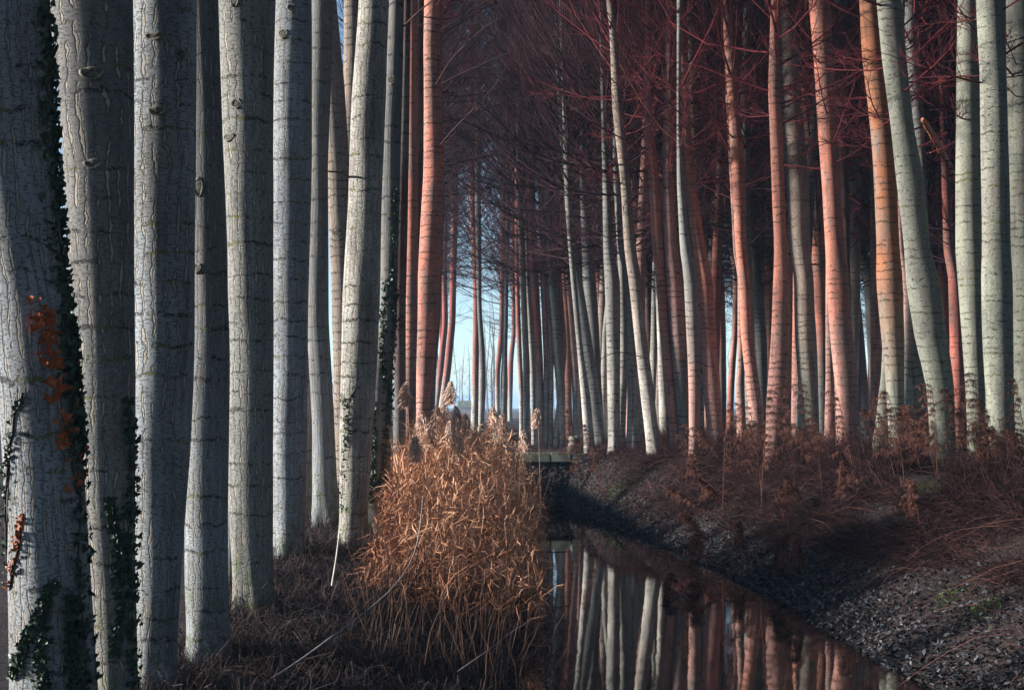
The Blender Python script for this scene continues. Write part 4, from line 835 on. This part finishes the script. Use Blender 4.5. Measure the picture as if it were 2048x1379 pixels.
# sticks
def stick(pts, r0, r1, label, m, side_pts=None, name='fallen_branch'):
    P = np.array([px_to(a, b_, d_) for a, b_, d_ in pts]); o0 = P[0].copy()
    root = empty(name, o0, label, 'branch')
    tt = np.linspace(0, len(P) - 1, 20); Q = np.stack([np.interp(tt, np.arange(len(P)), P[:, j]) for j in range(3)], -1); Q[1:-1] = (Q[:-2] + 2 * Q[1:-1] + Q[2:]) / 4
    v, f = tubes((Q - o0)[None], np.linspace(r0, r1, 20)[None], 6); link('stem', mesh('stem', v, f, m), root)
    if side_pts:
        P = np.array([px_to(a, b_, d_) for a, b_, d_ in side_pts]); v, f = tubes((P - o0)[None], np.linspace(r1 * 0.9, r1 * 0.5, len(P))[None], 5); link('side_twig', mesh('side_twig', v, f, m), root)
M_STICK = make_plain('stick_bark', (0.20, 0.17, 0.16), (0.34, 0.30, 0.29), 14)
stick([(530, 1365, 11.2), (600, 1320, 11.4), (660, 1275, 11.6), (712, 1237, 11.8), (770, 1192, 12.1), (815, 1140, 12.5), (838, 1080, 12.9), (846, 990, 13.3)], 0.009, 0.004, 'long bent grey twig rising from the dark grass towards the reeds', M_STICK, [(712, 1237, 11.8), (660, 1225, 11.7), (600, 1212, 11.5), (555, 1195, 11.4)])
stick([(664, 1170, 13.0), (672, 1120, 13.0), (679, 1066, 13.0)], 0.010, 0.007, 'short white stick standing upright in the left grass', M_WHITE)
stick([(915, 1342, 11.4), (975, 1300, 11.7), (1020, 1265, 12.0), (1060, 1240, 12.3)], 0.005, 0.003, 'thin straight stem leaning from the dark leaves to the water', M_STICK)
stick([(1064, 1100, 20.5), (1105, 1104, 20.3), (1142, 1102, 20.4)], 0.012, 0.006, 'dark twig floating on the water just right of the reed bed', M_IVYSTEM)
stick([(1022, 1337, 12.3), (1075, 1331, 12.4), (1140, 1334, 12.4)], 0.008, 0.004, 'dark twig floating on the water at the bottom edge', M_IVYSTEM)
stick([(800, 980, 17), (870, 1010, 16.5), (1000, 1150, 15)], 0.003, 0.002, 'fine dark stem crossing the orange reed bed', M_IVYSTEM)

# ------------------------------------------------------------------ far side of the field
n = 260; X = rnd(-70, 130, n); Y = rnd(150, 420, n); keep = np.abs(X) > 0; H = rnd(10, 20, n)
P = np.stack([X, Y, np.full(n, 0.6)], -1)[:, None] + np.array([0, 0, 1.0]) * np.linspace(0, 1, 4)[None, :, None] * H[:, None, None] + rng.normal(0, 0.25, (n, 4, 3)) * np.array([1, 1, 0])
tv = tubes(P, rnd(0.08, 0.2, n)[:, None] * np.array([[1, .8, .5, .1]]), 4)
m2 = 22; ii = np.repeat(np.arange(n), m2); s = rnd(0.15, 1, n * m2); B0 = np.stack([X[ii], Y[ii], 0.6 + H[ii] * s], -1)
a = rnd(0, 6.28, n * m2); LL = rnd(0.8, 2.8, n * m2) * (1.2 - s); Q = B0[:, None] + dirs(a, rnd(0.3, 1.1, n * m2))[:, None] * np.linspace(0, 1, 3)[None, :, None] * LL[:, None, None]
tq = tubes(Q, np.full((n * m2, 3), 0.03) * np.array([[1, .7, .3]]), 3)
stuff('distant_wood', 'pale far-off wood beyond the field seen through the gaps', [tv, tq], rnd(0, 1, len(tv[0]) + len(tq[0])), M_FAR)
bx, by = px_to(932, 800, 260)[:2]
barn = empty('farm_house', (bx, by, 0.8), 'tiny pale farm house far off in the haze of the bright gap', 'house')
link('wall', box_mesh('wall', -1.3, 1.3, -1.5, 1.5, 0, 1.3, M_WHITE, 0.02), barn)
link('roof', mesh('roof', [(-1.5, -1.8, 1.3), (1.5, -1.8, 1.3), (1.5, 1.8, 1.3), (-1.5, 1.8, 1.3), (-1.5, 0, 2.5), (1.5, 0, 2.5)], [[[0, 1, 5, 4], [2, 3, 4, 5]], [[0, 4, 3], [1, 2, 5]]], M_CONC, smooth=False), barn)

# winter haze over the fields
HAZE = 0.0005
if HAZE:
    me = box_mesh('haze', -420, 420, -30, 600, -1.9, 30, None, 0.001) if False else mesh('haze', [(x, y, z) for z in (-2.0, 31) for y in (-400, 4600) for x in (-2600, 2600)], [[0, 1, 5, 4], [1, 3, 7, 5], [3, 2, 6, 7], [2, 0, 4, 6], [4, 5, 7, 6], [0, 2, 3, 1]], bpy.data.materials.new('haze_air'), smooth=False)
    hm = me.materials[0]; hm.use_nodes = True; nt = hm.node_tree; nt.nodes.clear(); o = nt.nodes.new('ShaderNodeOutputMaterial'); v = nt.nodes.new('ShaderNodeVolumePrincipled')
    v.inputs['Density'].default_value = HAZE; v.inputs['Color'].default_value = (0.45, 0.72, 1.0, 1); v.inputs['Anisotropy'].default_value = 0.2
    nt.links.new(v.outputs[0], o.inputs['Volume']); tag(link('haze', me), kind='stuff')
